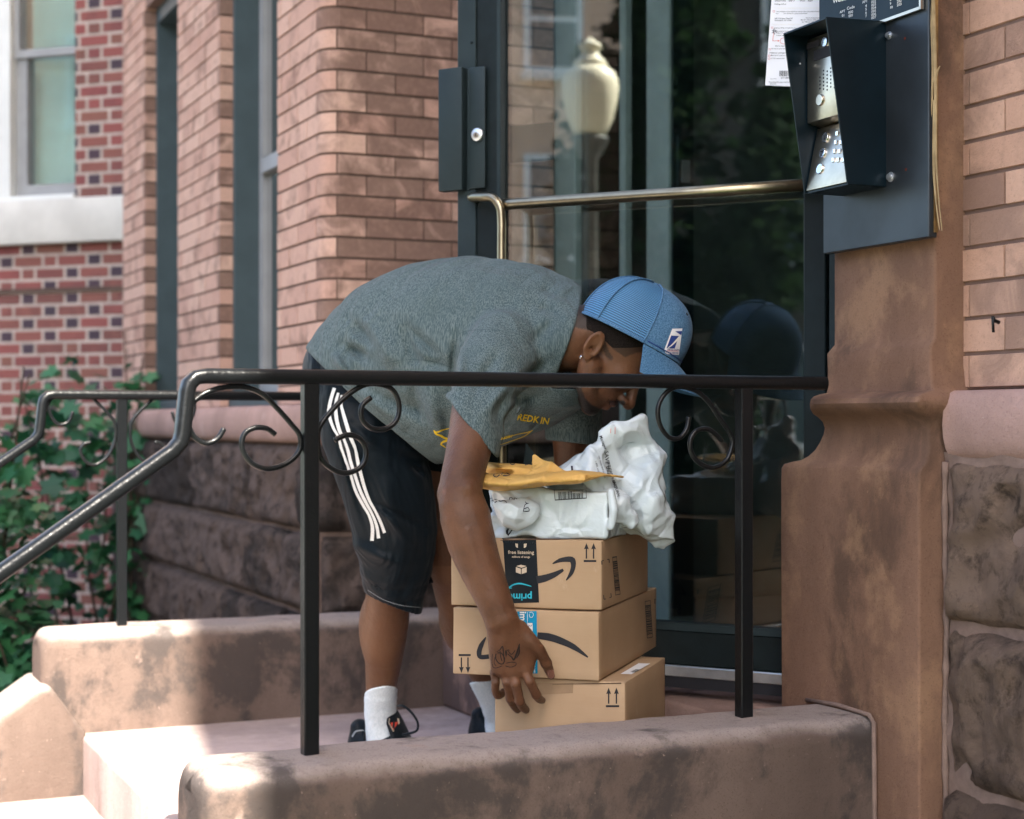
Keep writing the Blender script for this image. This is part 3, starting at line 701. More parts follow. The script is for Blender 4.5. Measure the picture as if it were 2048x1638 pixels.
while zz < 4.2:
    p = [NP(nbs(156), -.16, zz), NP(nbs(30), -.16, zz), NP(nbs(30), -.185, zz+.026), NP(nbs(156), -.185, zz+.026)]; mb.add(p, [(0, 1, 2, 3)]); zz += .024
mb.build('blind', M['blind'], wn)
mb = MB(); mb.add([NP(nbs(156), -.07, zb), NP(nbs(30), -.07, zb), NP(nbs(30), -.07, 4.2), NP(nbs(156), -.07, 4.2)], [(0, 1, 2, 3)]); mb.build('pane', M['glass_window'], wn)
mb = MB(); nbox(-.3, 3.6, -.6, -.25, GZ, 9, mb); mb.build('inner_wall', M['house_red'], nb)
# pipe-like dark moulding lines low on the neighbour wall
mb = MB(); z_ = nbz(120, 580); nbox(0, 3.6, 0, .012, z_-.012, z_+.012, mb); mb.build('moulding', M['mortar_dark'], nb)

# ================================================================== RAILINGS
def railing(v, u_post, u_bend, u_end, label, posts, scr):
    t = thing('stair_railing', G(posts[0], v, .298), label, 'railing', 'black iron stair railings')
    zt = 1.005
    def prof_sweep(pts, hw, hh, nm):
        mb = MB(); pts = [Vector(p) for p in pts]; rings = []; side = G(0, 1); side.normalize(); n = 12
        for i, p in enumerate(pts):
            tg = (pts[min(i+1, len(pts)-1)]-pts[max(i-1, 0)]).normalized(); up = side.cross(tg)
            if up.z < 0: up = -up
            if abs(up.z) < .2: up = side.cross(tg)
            ring = []
            for k in range(n):
                a = 2*math.pi*(k+.5)/n; c_, s_ = math.cos(a), math.sin(a)
                ring.append(p+side*hw*(abs(c_)**.55)*(1 if c_ > 0 else -1)+up*hh*(abs(s_)**.7)*(1 if s_ > 0 else -1))
            rings += ring
        m_ = len(pts); mb.add(rings, [(i*n+k, i*n+(k+1) % n, (i+1)*n+(k+1) % n, (i+1)*n+k) for i in range(m_-1) for k in range(n)]+[tuple(range(n)), tuple((m_-1)*n+k for k in range(n))])
        return mb.build(nm, M['iron'], t, smooth=True, auto=50)
    zs = zt-.125
    pts = [G(u_end, v, zt), G((u_end+u_bend)/2, v, zt), G(u_bend+.03, v, zt), G(u_bend+.012, v, zt-.003), G(u_bend, v, zt-.015), G(u_bend-.004, v, zt-.03), G(u_bend-.012, v, zs+.02), G(u_bend-.016, v, zs+.004), G(u_bend-.03, v, zs-.012)]
    for k in range(1, 12): pts.append(G(u_bend-.03-.16*k, v, zs-.012-.16*k*.70))
    # consistent orientation: vertical leg handled by side x tangent
    mb = MB(); side = G(0, 1); side.normalize(); n = 14; rings = []
    for i, p in enumerate(pts):
        a0 = pts[max(i-1, 0)]; a1 = pts[min(i+1, len(pts)-1)]; tg = (a1-a0).normalized(); up = tg.cross(side)
        if i == 0 or True:
            if up.dot(Vector((0, 0, 1))) < 0 and abs(up.z) > .3: up = -up
        if abs(up.z) <= .3:
            up = up if up.dot(G(-1, 0)) > 0 else -up
        hw, hh = .021, .0145
        for k in range(n):
            a = 2*math.pi*(k+.5)/n; c_, s_ = math.cos(a), math.sin(a)
            rings.append(p+side*hw*(abs(c_)**.6)*(1 if c_ > 0 else -1)+up*hh*(abs(s_)**.8)*(1 if s_ > 0 else -1))
    m_ = len(pts); mb.add(rings, [(i*n+k, i*n+(k+1) % n, (i+1)*n+(k+1) % n, (i+1)*n+k) for i in range(m_-1) for k in range(n)]+[tuple(range(n)), tuple((m_-1)*n+k for k in range(n))])
    mb.build('handrail', M['iron'], t, smooth=True, auto=60)
    for up_ in posts:
        mb = MB(); mb.box(up_-.0145, up_+.0145, v-.0145, v+.0145, .29, zt-.010); mb.build('post', M['iron'], t, bevel=.002, seg=1)
    for pl in scr:
        mb = MB(); sp = spline([G(a, v, b) for a, b in pl], 5); mb.tube(sp, (.0052), 10)
        mb.build('scroll', M['iron'], t, smooth=True)
    return t
def z6(l, v): return [on_v(x*.342, 700+y*.342, v) for x, y in l]
VN = 2.98
sA_ = z6([(1310, 460), (1270, 520), (1200, 545), (1130, 500), (1098, 400), (1135, 300), (1250, 232), (1410, 215), (1530, 255), (1620, 340), (1700, 430), (1752, 500), (1750, 590), (1680, 660), (1570, 695), (1470, 660), (1415, 570), (1430, 490), (1490, 455), (1560, 460), (1610, 495)], VN)
sB_ = [on_v(640+.3053*x, 740+.3053*y, VN) for x, y in [(335, 180), (275, 235), (275, 320), (340, 382), (430, 385), (500, 330), (518, 230), (480, 135), (400, 95), (300, 95), (200, 150), (100, 240), (10, 350), (-14, 430), (0, 560), (60, 635), (150, 675), (240, 655), (290, 600), (300, 520), (260, 450), (180, 425), (95, 460)]]
sC_ = [on_v(1300+.2687*x, 560+.2687*y, VN) for x, y in [(290, 1020), (272, 1110), (220, 1175), (140, 1170), (75, 1080), (58, 960), (105, 855), (200, 795), (330, 820), (430, 900), (520, 1030), (600, 1150), (610, 1230), (570, 1340), (480, 1395), (380, 1370), (310, 1290), (300, 1190), (350, 1120), (430, 1110), (490, 1150), (535, 1200)]]
railing(VN, 0, .70, 2.085, 'near black iron railing with scrolls crossing in front of the man', [.929, 1.884], [sA_, sB_, sC_])
VF = 5.093
f1 = z6([(425, 360), (400, 420), (340, 435), (295, 380), (285, 310), (330, 265), (430, 250), (510, 260), (570, 310), (630, 370), (672, 430), (672, 530), (630, 620), (560, 670), (500, 650), (470, 590), (490, 550), (530, 540)], VF)
f2 = [(2*.993-a, b) for a, b in f1]
railing(VF, 0, .757, 2.0, 'far black iron railing behind the man, in front of the shrubs', [.989, 1.9], [f1, f2])

# ================================================================== PLATE, INTERCOM, NOTICE
UP = 2.130
v0p, v1p = on_u(1857, 480, UP)[0], on_u(1646, 508, UP)[0]; zpb = on_u(1646, 508, UP)[1]
mb = MB(); mb.box(UP, UP+.022, v0p, v1p, zpb, 2.6)
plate = mb.build('backing_plate', M['plate'], bevel=.002, seg=1); tag(plate, 'dark blue grey metal plate fixed to the stone pilaster behind the intercom', 'metal plate')
mb = MB(); mb.box(UP+.012, UP+.021, v0p-.004, v0p-.001, zpb+.01, 2.6); mb.build('wood_edge', M['wood'], plate)
for (px, py) in ((1810, 77), (1812, 339)):
    sq = MB(); v_, z_ = on_u(px, py, UP); sq.lathe(G(UP, v_, z_), [(.003, -.001), (.0032, .0006), (.0001, .0006)], 10, G(-1, 0)); sq.build('rivet_hole', M['rust'], plate)
# directory board
vd0, vd1 = on_u(1846, 40, UP)[0], on_u(1644, 30, UP)[0]; zd = on_u(1846, 12, UP-.006)[1]
mb = MB(); mb.box(UP-.008, UP-.001, vd0, vd1, zd, 2.3)
dboard = mb.build('directory_board', M['hood'], bevel=.001, seg=1); tag(dboard, 'dark directory board with white apartment codes above the intercom hood', 'directory board')
mb = MB(); mb.box(UP-.011, UP-.002, vd0-.003, vd1, zd-.006, zd); mb.box(UP-.011, UP-.002, vd0-.006, vd0-.001, zd-.006, 2.3); mb.build('board_edge', M['steel'], dboard)

# intercom
ic = thing('intercom', G(2.06, 2.9, 1.41), 'apartment intercom with steel face and keypad inside a black blue sloping hood', 'intercom')
vn_, vf_ = 2.819, 2.976; ut, ub_ = 1.980, 2.031; zt_, zb_ = 1.752, 1.413; th = .0035
def hv_(u, v, z): return G(u, v, z)
mb = MB()
for va, vb in ((vn_, vn_+th), (vf_-th, vf_)):
    P = [(ut, zt_), (UP, zt_+.006), (UP, zb_), (ub_+.002, zb_)]
    mb.add([G(u, va, z) for u, z in P]+[G(u, vb, z) for u, z in P], [(0, 1, 2, 3), (7, 6, 5, 4), (0, 4, 5, 1), (1, 5, 6, 2), (2, 6, 7, 3), (3, 7, 4, 0)])
P = [(ut, zt_), (UP, zt_+.006), (UP, zt_+.006-th), (ut, zt_-th)]
mb.add([G(u, vn_+th, z) for u, z in P]+[G(u, vf_-th, z) for u, z in P], [(0, 1, 2, 3), (7, 6, 5, 4), (0, 4, 5, 1), (1, 5, 6, 2), (2, 6, 7, 3), (3, 7, 4, 0)])
mb.box(ub_+.006, UP, vn_+th, vf_-th, zb_-.001, zb_+.003)
mb.build('hood', M['hood'], ic)
# faceplates
uf1 = 2.036; zm = 1.562
a0, a1 = vn_+th+.001, vf_-th-.004
mb = MB(); prismP = [(uf1, 1.742), (uf1+.04, 1.742), (UP, 1.60), (UP, zm-.02), (2.062, zm-.006), (uf1, zm)]
n_ = len(prismP); mb.add([G(u, a0, z) for u, z in prismP]+[G(u, a1, z) for u, z in prismP], [tuple(range(n_)), tuple(range(2*n_-1, n_-1, -1))]+[(i, (i+1) % n_, n_+(i+1) % n_, n_+i) for i in range(n_)])
face = mb.build('speaker_face', M['steel'], ic, bevel=.0015, seg=2)
mb = MB(); ku, kz0, kz1 = 2.060, zb_+.004, zm-.010
prismP = [(2.033, kz0), (2.062, kz1), (UP, kz1), (UP, kz0)]
mb.add([G(u, a0, z) for u, z in prismP]+[G(u, a1, z) for u, z in prismP], [(0, 1, 2, 3), (7, 6, 5, 4), (0, 4, 5, 1), (1, 5, 6, 2), (2, 6, 7, 3), (3, 7, 4, 0)])
keyp = mb.build('keypad_panel', M['steel'], ic, bevel=.001, seg=2)
def upt(px, py, u): v_, z_ = on_u(px, py, u); return G(u, v_, z_)
def kpt(px, py, off=0):     # point on the sloping keypad
    u = 2.05
    for _ in range(6):
        v_, z_ = on_u(px, py, u-off); t = (z_-kz0)/(kz1-kz0); u = 2.033+(.029)*t
    return G(u-off, v_, z_)
KN = G(-1, 0, .19).normalized()
def disc(c, r, h, ax, mat, nm, par, n=24):
    m_ = MB(); m_.lathe(c, [(r, -.001), (r, h*.6), (r*.9, h), (.0001, h)], n, ax); return m_.build(nm, mat, par, smooth=True, auto=40)
disc(upt(1651, 84, uf1), .0105, .004, G(-1, 0), M['chrome'], 'camera_button', face)
disc(upt(1641, 200, uf1), .0125, .004, G(-1, 0), M['steel'], 'call_button', face)
m_ = MB(); va, za = on_u(1614, 104, uf1); vb, zb2 = on_u(1640, 78, uf1); m_.box(uf1-.0012, uf1+.001, min(va, vb), max(va, vb), min(za, zb2)+.004, max(za, zb2)-.0); m_.build('name_window', M['black'], face, bevel=.0005, seg=1)
m_ = MB(); va, za = on_u(1628, 126, uf1); vb, zb2 = on_u(1672, 101, uf1); m_.box(uf1-.0012, uf1+.001, min(va, vb), max(va, vb), za+.003, za+.026); m_.build('display', M['black'], face, bevel=.0008, seg=1)
m_ = MB()
for i in range(6):
    for j in range(6):
        if i == 0 and j in (0, 5): continue
        v_ = on_u(1640+i*7.2, 0, uf1)[0]; z_ = 1.664-j*.0078-(.0 if i % 2 else .0039); m_.lathe(G(uf1, v_, z_), [(.0021, -.0005), (.0021, .0005), (.0001, .0005)], 8, G(-1, 0))
m_.build('speaker_hole', M['black'], face)
for (px, py) in ((1652, 275), (1646, 306), (1641, 338)): disc(kpt(px, py), .0115, .0035, KN, M['chrome'], 'round_button', keyp)
for r_ in range(4):
    for c_ in range(3):
        p = kpt(1676+c_*10-r_*2.6, 268+r_*17.5); m_ = MB(); m_.fbox(p-G(0, 1)*.004-Vector((0, 0, .0045)), G(0, 1)*.009, KN*.0035, Vector((0, 0, .010))); m_.build('key', M['chrome'], keyp, bevel=.0008, seg=1)
for (px, py, r_) in ((1779, 71, .0085), (1782, 354, .0105)):
    m_ = MB(); m_.lathe(upt(px, py, UP-.0), [(r_, 0), (r_, .002), (r_*.62, .003), (r_*.6, .008), (.0001, .0085)], 20, G(-1, 0)); m_.build('bolt', M['alum'], ic, smooth=True, auto=35)
m_ = MB(); m_.lathe(G(2.02, vf_-th, 1.69), [(.002, 0), (.002, .0012), (.0001, .0012)], 8, G(0, -1)); m_.build('rivet', M['alum'], ic)

# notice taped to the door glass
def lp(px, py, off=.003): return onleaf(px, py, off)
cpx = [(1546, -40), (1650, -45), (1646, 176), (1531, 171)]
c4 = [lp(*p) for p in cpx]
vs = []; nn = 8
for i in range(nn+1):
    for k in range(nn+1):
        a, b = i/nn, k/nn; p = (c4[0]*(1-a)+c4[1]*a)*(1-b)+(c4[3]*(1-a)+c4[2]*a)*b; vs.append(p+LN*(.003*b*b*(1-a)+.0008*math.sin(a*9+b*4)))
vs2 = [p-LN*.0003 for p in vs]
fs = [(i*(nn+1)+k, (i+1)*(nn+1)+k, (i+1)*(nn+1)+k+1, i*(nn+1)+k+1) for i in range(nn) for k in range(nn)]
N1 = len(vs); fs += [tuple(N1+q for q in reversed(f)) for f in fs]
notice = obj('notice', vs+vs2, fs, M['paper'], smooth=True); tag(notice, 'white delivery notice with red bars taped to the door glass behind the intercom', 'notice')

# straw caught behind the plate
t_ = thing('dry_straw', G(2.14, 2.70, 1.3), 'dry straw stalks hanging down beside the metal plate on the pilaster', 'straw')
for j, pl in enumerate([[(1862, -20), (1866, 120), (1864, 200), (1861, 262)], [(1866, -20), (1871, 150), (1872, 300), (1876, 380), (1884, 462)], [(1870, 200), (1868, 330), (1872, 400), (1879, 460)], [(1869, 165), (1874, 145), (1880, 132)]]):
    m_ = MB(); pts = [G(2.138, *on_u(x, y, 2.138)) for x, y in pl]; sp = spline(pts, 6); m_.tube(sp, [(.0042*(1-.85*i/len(sp)), .0015) for i in range(len(sp))], 6); m_.build('stalk', M['straw'], t_)
# small wall hook on the right bricks
hk = MB(); c_ = G(2.222, *on_u(1998, 645, 2.222)); hk.tube([c_, c_+G(-.012, 0, .004), c_+G(-.016, 0, .010)], .004, 8); hk.tube([c_+G(-.016, 0, .012), c_+G(-.014, 0, -.02)], .003, 8)
tag(hk.build('wall_hook', M['iron'], smooth=True), 'small black hook in the brick wall right of the pilaster', 'hook')

# ================================================================== SHRUBS
def lobed(n=5, r=1.0):
    pts = []
    for k in range(2*n+1):
        a = math.pi*(-.82+1.64*k/(2*n)); rr = r*(1.0 if k % 2 == 0 else .62)*(1-.22*abs(a)/math.pi)
        pts.append((math.cos(a)*rr, math.sin(a)*rr*.85))
    return [(-.25, 0)]+pts
LF = lobed()
def leaves(name, parent, centre, rad, n, size, mat, seed, flat=.3, shell=.4, thr=-.25):
    rr = np.random.RandomState(seed); P = rr.normal(size=(n*3, 3)); P /= np.linalg.norm(P, axis=1)[:, None]; P *= (rr.rand(n*3, 1)**shell)
    lump = sn(P, .9, seed, 2); P = P[lump > thr][:n]; n = len(P); P = P*np.array(rad)+np.array(centre)
    nl = len(LF); V = np.zeros((n*nl, 3)); cols = np.zeros((n*nl, 3)); fs = []
    lf = np.array([(a, b, -.10*abs(b)) for a, b in LF])
    RZ = Matrix.Rotation(AZ, 3, 'Z'); P = (P-np.array(centre))@np.array(RZ).T+np.array(centre)
    for i in range(n):
        s = size*(.45+1.0*rr.rand()); nrm = Vector((rr.normal()*.6, rr.normal()*.6-.3, .7+rr.rand()*.5)).normalized(); q = nrm.to_track_quat('Z', 'Y').to_matrix() @ Matrix.Rotation(rr.rand()*6.28, 3, 'Z')
        V[i*nl:(i+1)*nl] = (lf*s)@np.array(q).T+P[i]; cols[i*nl:(i+1)*nl] = (rr.rand(), rr.rand(), 0)
        for k in range(1, nl-1): fs.append((i*nl, i*nl+k, i*nl+k+1))
    return obj(name, V, fs, mat, parent, attr={'bc': cols})
def shrub(c, rad, n, size, label, seed, ht):
    t = thing('leafy_shrub', Vector((c[0], c[1], GZ)), label, 'shrub', 'shrubs growing beside the stoop')
    leaves('foliage', t, c, rad, n, size, M['leaf'], seed)
    rr = random.Random(seed)
    for k in range(9):
        m_ = MB(); e = Vector((c[0]+rr.uniform(-.8, .8)*rad[0], c[1]+rr.uniform(-.8, .8)*rad[1], c[2]+rad[2]*rr.uniform(.2, 1.15))); b = Vector((c[0]+rr.uniform(-.15, .15), c[1]+rr.uniform(-.15, .15), GZ)); mid = (b+e)/2+Vector((rr.uniform(-.1, .1), rr.uniform(-.1, .1), .1))
        sp = spline([b, mid, e], 6); m_.tube(sp, [.010*(1-.75*i/len(sp)) for i in range(len(sp))], 6); m_.build('stem', M['bark'], t)
    return t
shrub((-2.30, 6.55, .12), (.50, .45, .95), 1700, .062, 'dense green shrub with lobed leaves rising behind the far railing bend', 3, 1.6)
shrub((-2.80, 6.9, .12), (.60, .45, 1.05), 1500, .066, 'taller green shrub cut by the left edge of the photo', 4, 1.5)
shrub((-2.06, 6.35, -.25), (.34, .35, .42), 800, .062, 'low green shrub just behind the far railing post', 5, .9)
shrub((-2.05, 8.2, .50), (.55, .3, .80), 700, .062, 'sparse upright shrub in front of the red brick wall', 6, 1.9)

# ================================================================== STREET SIDE (seen mirrored in the door glass, and shading the stoop)
def far_house(u, v0, v1, h, mat, label, seed):
    t = thing('row_house', G(u, (v0+v1)/2, GZ), label, 'house')
    mb = MB(); mb.box(u-8, u, v0, v1, GZ, h); mb.build('wall', mat, t)
    k = 0; z = .5
    while z+1.7 < h:
        v = v0+.7
        while v+1.0 < v1:
            m_ = MB(); m_.box(u, u+.08, v, v+.95, z, z+1.7); f_ = m_.build('window', M['white'], t)
            m_ = MB(); m_.box(u+.081, u+.09, v+.1, v+.85, z+.1, z+.82); m_.box(u+.081, u+.09, v+.1, v+.85, z+.9, z+1.6); m_.build('pane', M['sash_dark'], f_)
            m_ = MB(); m_.box(u+.0, u+.16, v-.05, v+1.0, z-.12, z-.003); m_.build('sill', M['limestone'], f_)
            v += 2.1
        z += 3.0
    m_ = MB(); m_.box(u, u+.35, v0, v1, h-.5, h); m_.build('cornice', M['limestone'], t)
far_house(-20, 7.2, 14.5, 10, M['house_tan'], 'tan brick row house across the street, mirrored in the left of the door glass', 1)
far_house(-20, -.8, 7.1, 11, M['house_red'], 'pale brick row house across the street, mirrored mid door glass', 2)
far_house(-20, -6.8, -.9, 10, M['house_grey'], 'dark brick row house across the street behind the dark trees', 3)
blk = thing('row_house', G(2, -10, GZ), 'tall plain block added unseen behind the camera to shade the landing', 'house')
mb = MB(); mb.box(-.62, 9, -15, -5, GZ, 19); mb.build('wall', M['house_grey'], blk)  # unseen block, added only to cut the sun off the landing

def acorn_lamp(P):
    t = thing('street_lamp', P, 'cream acorn street lamp mirrored in the upper part of the door glass', 'street lamp')
    m_ = MB(); m_.lathe(P, [(.22, 0), (.24, .25), (.15, .4), (.09, .6), (.065, .8), (.055, 3.55), (.10, 3.62), (.14, 3.70), (.10, 3.74), (.0001, 3.75)], 20); m_.build('post', M['lamp_green'], t, smooth=True, auto=40)
    m_ = MB(); b = 3.72; m_.lathe(P, [(.105, b), (.135, b+.05), (.165, b+.12), (.195, b+.24), (.211, b+.35), (.207, b+.41), (.185, b+.465), (.150, b+.495), (.118, b+.515), (.126, b+.535), (.120, b+.55), (.085, b+.58), (.062, b+.615), (.066, b+.635), (.088, b+.655), (.084, b+.675), (.05, b+.695), (.022, b+.72), (.0001, b+.735)], 32); m_.build('globe', M['globe'], t, smooth=True, auto=60)
    return t
# mirror ray: place the lamp where the glass shows it
d_ = Vector(((1175-1024)/F, 1, 0)); P0 = H; t0 = P0.dot(LN)/d_.dot(LN); hit = d_*t0; rf = d_-LN*2*d_.dot(LN)
lampP = hit+rf*7.9; acorn_lamp(Vector((lampP.x, lampP.y, GZ)))

def tree(c, h, crown, rad, n, label, seed, size=.16):
    t = thing('street_tree', Vector((c[0], c[1], GZ)), label, 'tree')
    m_ = MB(); rr = random.Random(seed); b = Vector((c[0], c[1], GZ)); top = Vector(crown)
    sp = spline([b, b+Vector((.05, .05, h*.4)), Vector((c[0], c[1], h*.75)), top], 6); m_.tube(sp, [.17*(1-.7*i/len(sp)) for i in range(len(sp))], 10)
    for k in range(10):
        s_ = sp[rr.randint(len(sp)//2, len(sp)-2)]; e = top+Vector((rr.uniform(-.8, .8)*rad[0], rr.uniform(-.8, .8)*rad[1], rr.uniform(-.5, .7)*rad[2])); m_.tube(spline([s_, (s_+e)/2+Vector((0, 0, .3)), e], 4), [.05, .045, .04, .035, .03, .025, .02, .015, .01], 6)
    m_.build('trunk', M['bark'], t, smooth=True)
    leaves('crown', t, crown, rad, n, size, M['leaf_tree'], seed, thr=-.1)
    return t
g = G(-4.2, .6); c_ = G(-2.0, .3, 11.2); tree((g.x, g.y), 8, c_, (5.0, 1.7, 3.6), 9500, 'unseen street tree added by the kerb so its crown shades the bay front', 21, .42)  # crown added to keep direct sun off the bay and neighbour wall
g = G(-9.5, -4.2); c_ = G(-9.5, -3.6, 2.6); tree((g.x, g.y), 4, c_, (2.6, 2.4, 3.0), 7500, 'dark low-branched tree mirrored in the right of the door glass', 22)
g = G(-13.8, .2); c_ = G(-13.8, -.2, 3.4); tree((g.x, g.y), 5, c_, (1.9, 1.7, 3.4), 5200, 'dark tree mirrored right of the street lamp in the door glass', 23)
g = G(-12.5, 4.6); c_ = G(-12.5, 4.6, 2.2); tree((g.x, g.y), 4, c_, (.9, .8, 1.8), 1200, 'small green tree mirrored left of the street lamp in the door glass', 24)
# ================================================================== IMPLICIT SURFACES
f32 = np.float32
def nv(v): return np.array(tuple(v), dtype=f32)
def smin(a, b, k):
    h = np.clip(.5+.5*(b-a)/k, 0, 1); return b*(1-h)+a*h-k*h*(1-h)
def smax(a, b, k): return -smin(-a, -b, k)
def ball(P, c, r): return np.linalg.norm(P-nv(c), axis=1)-r
def ellip(P, c, r, ax=None):
    q = P-nv(c)
    if ax is not None: q = q@np.array(ax, f32).T
    r = np.array(r, f32); k0 = np.linalg.norm(q/r, axis=1); k1 = np.linalg.norm(q/(r*r), axis=1)
    return k0*(k0-1)/np.maximum(k1, 1e-6)
def sweep(P, pts, ra, rb=None, n=(0, 0, 1), k=.0):
    """swept ellipse: ra along n (or per node n), rb across"""
    if k > 0 and len(pts) > 2:      # resample smoothly instead of blending the pieces
        n0 = len(pts); q3 = spline([Vector(tuple(p)) for p in pts], 2); tt = np.linspace(0, n0-1, len(q3)); same = rb is None
        ra = list(np.interp(tt, range(n0), ra)); rb = None if same else list(np.interp(tt, range(n0), rb))
        if isinstance(n, list): n = [tuple(np.array([np.interp(x, range(n0), [m_[j] for m_ in n]) for j in range(3)])) for x in tt]
        pts = q3; k = 0
    pts = [nv(p) for p in pts]; rb = rb or ra; d = None
    ns = [nv(q) for q in n] if isinstance(n, list) else [nv(n)]*len(pts)
    for i in range(len(pts)-1):
        a, b = pts[i], pts[i+1]; ab = b-a; L2 = float(ab@ab)+1e-9; L = L2**.5
        t = np.clip(((P-a)@ab)/L2, 0, 1); q = P-(a+t[:, None]*ab)
        if rb is ra and not isinstance(n, list):
            e = np.linalg.norm(q, axis=1)-(ra[i]+(ra[i+1]-ra[i])*t)
        else:
            tg = ab/L; nn = ns[i]*(1-t[:, None])+ns[i+1]*t[:, None]; nn = nn-(nn@tg)[:, None]*tg; nn /= np.linalg.norm(nn, axis=1)[:, None]
            A = ra[i]+(ra[i+1]-ra[i])*t; B = rb[i]+(rb[i+1]-rb[i])*t
            qa = (q*nn).sum(1); qt = q@tg; qb2 = np.maximum((q*q).sum(1)-qa**2-qt**2, 0)
            Cc = np.minimum(A, B); m = np.sqrt((qa/A)**2+qb2/B**2+(qt/Cc)**2)
            g_ = np.sqrt((qa/A**2)**2+qb2/B**4+(qt/Cc**2)**2)
            e = m*(m-1)/np.maximum(g_, 1e-6)
        d = e if d is None else (smin(d, e, k) if k > 0 else np.minimum(d, e))
    return d
def box_sdf(P, c, ax, half, r):
    q = np.abs((P-nv(c))@np.array(ax, f32).T)-np.array(half, f32)+r
    return np.linalg.norm(np.maximum(q, 0), axis=1)+np.minimum(q.max(1), 0)-r
def seg_g(P, a, b, w):
    a, b = nv(a), nv(b); ab = b-a; t = np.clip(((P-a)@ab)/float(ab@ab), 0, 1); q = P-(a+t[:, None]*ab); return np.exp(-(q*q).sum(1)/(w*w))
def mesh_sdf(f, lo, hi, h, slack=1.7, B=8):
    lo = np.array(lo, f32); n = (np.ceil((np.array(hi)-lo)/h/B).astype(int))*B; nb = n//B
    ci = np.stack(np.meshgrid(*[np.arange(k) for k in nb], indexing='ij'), -1).reshape(-1, 3)
    cc = lo+(ci*B+(B-1)/2).astype(f32)*f32(h); dv = f(cc.astype(f32)); act = np.abs(dv) < h*B*.87*slack+.004
    V = np.where(dv > 0, 1, -1).astype(f32).reshape(nb).repeat(B, 0).repeat(B, 1).repeat(B, 2)
    loc = np.stack(np.meshgrid(*[np.arange(B)]*3, indexing='ij'), -1).reshape(-1, 3)
    A = ci[act]
    for s in range(0, len(A), 400):
        a = A[s:s+400]; I = (a[:, None, :]*B+loc[None]).reshape(-1, 3); v = f((lo+I.astype(f32)*f32(h)).astype(f32)); V[I[:, 0], I[:, 1], I[:, 2]] = v
    S = V < 0
    cnt = np.zeros(tuple(n-1), np.int8)
    for i in (0, 1):
        for j in (0, 1):
            for k in (0, 1): cnt += S[i:n[0]-1+i, j:n[1]-1+j, k:n[2]-1+k]
    cells = np.argwhere((cnt > 0) & (cnt < 8)); idx = -np.ones(tuple(n-1), np.int32); idx[cells[:, 0], cells[:, 1], cells[:, 2]] = np.arange(len(cells))
    cr = [(i, j, k) for i in (0, 1) for j in (0, 1) for k in (0, 1)]; val = {c: V[cells[:, 0]+c[0], cells[:, 1]+c[1], cells[:, 2]+c[2]] for c in cr}
    acc = np.zeros((len(cells), 3), f32); num = np.zeros(len(cells), f32)
    for ax in range(3):
        for c in cr:
            if c[ax]: continue
            c2 = list(c); c2[ax] = 1; c2 = tuple(c2); a, b = val[c], val[c2]; m = (a < 0) != (b < 0); t = np.where(m, a/(a-b+1e-12), 0)
            p = np.array(c, f32)[None].repeat(len(cells), 0); p[:, ax] = t; acc += p*m[:, None]; num += m
    verts = lo+(cells+acc/num[:, None])*f32(h); F_ = []
    for ax in range(3):
        o = [0, 0, 0]; o[ax] = 1; a1, a2 = [(1, 2), (2, 0), (0, 1)][ax]
        sl0 = [slice(1, n[q]-1) for q in range(3)]; sl0[ax] = slice(0, n[ax]-1); sl1 = list(sl0); sl1[ax] = slice(1, n[ax])
        s0, s1 = S[tuple(sl0)], S[tuple(sl1)]; e = np.argwhere(s0 != s1); off = np.ones(3, int); off[ax] = 0; e = e+off
        sgn = S[e[:, 0], e[:, 1], e[:, 2]]
        d1 = np.zeros(3, int); d1[a1] = 1; d2 = np.zeros(3, int); d2[a2] = 1
        q = [idx[tuple((e-x).T)] for x in (d1+d2, d2, np.zeros(3, int), d1)]
        quad = np.stack(q, 1); quad[~sgn] = quad[~sgn][:, ::-1]; F_.append(quad)
    F_ = np.concatenate(F_); return verts.astype(np.float64), F_
def relax(V, Fq, it=1, lam=.5):
    n = len(V)
    for _ in range(it):
        acc = np.zeros_like(V); c = np.zeros(n)
        for a, b in ((0, 1), (1, 2), (2, 3), (3, 0)):
            for x, y in ((a, b), (b, a)):
                for d in range(3): acc[:, d] += np.bincount(Fq[:, x], V[Fq[:, y], d], n)
                c += np.bincount(Fq[:, x], minlength=n)
        V = V*(1-lam)+acc/np.maximum(c, 1)[:, None]*lam
    return V
def normals(V, Fq):
    a = V[Fq[:, 2]]-V[Fq[:, 0]]; b = V[Fq[:, 3]]-V[Fq[:, 1]]; n_ = np.cross(a, b); N = np.zeros_like(V)
    for k in range(4):
        for d in range(3): N[:, d] += np.bincount(Fq[:, k], n_[:, d], len(V))
    return N/np.maximum(np.linalg.norm(N, axis=1), 1e-9)[:, None]
CAMP = Vector((0, 0, CZ))
class Target:
    def __init__(s, *objs):
        vs = []; fs = []
        for o in objs:
            k = len(vs); off = wloc(o); vs += [v.co+off for v in o.data.vertices]; fs += [tuple(i+k for i in p.vertices) for p in o.data.polygons]
        s.b = BVHTree.FromPolygons(vs, fs)
    def hit(s, px, py, off=.0008, last=[None]):
        d = Vector(((px-1024)/F, 1, (HY-py)/F)).normalized(); h = s.b.ray_cast(CAMP, d)
        if h[0] is None: return None
        nrm = h[1]; nrm = nrm if nrm.dot(d) < 0 else -nrm
        return h[0]+nrm*off
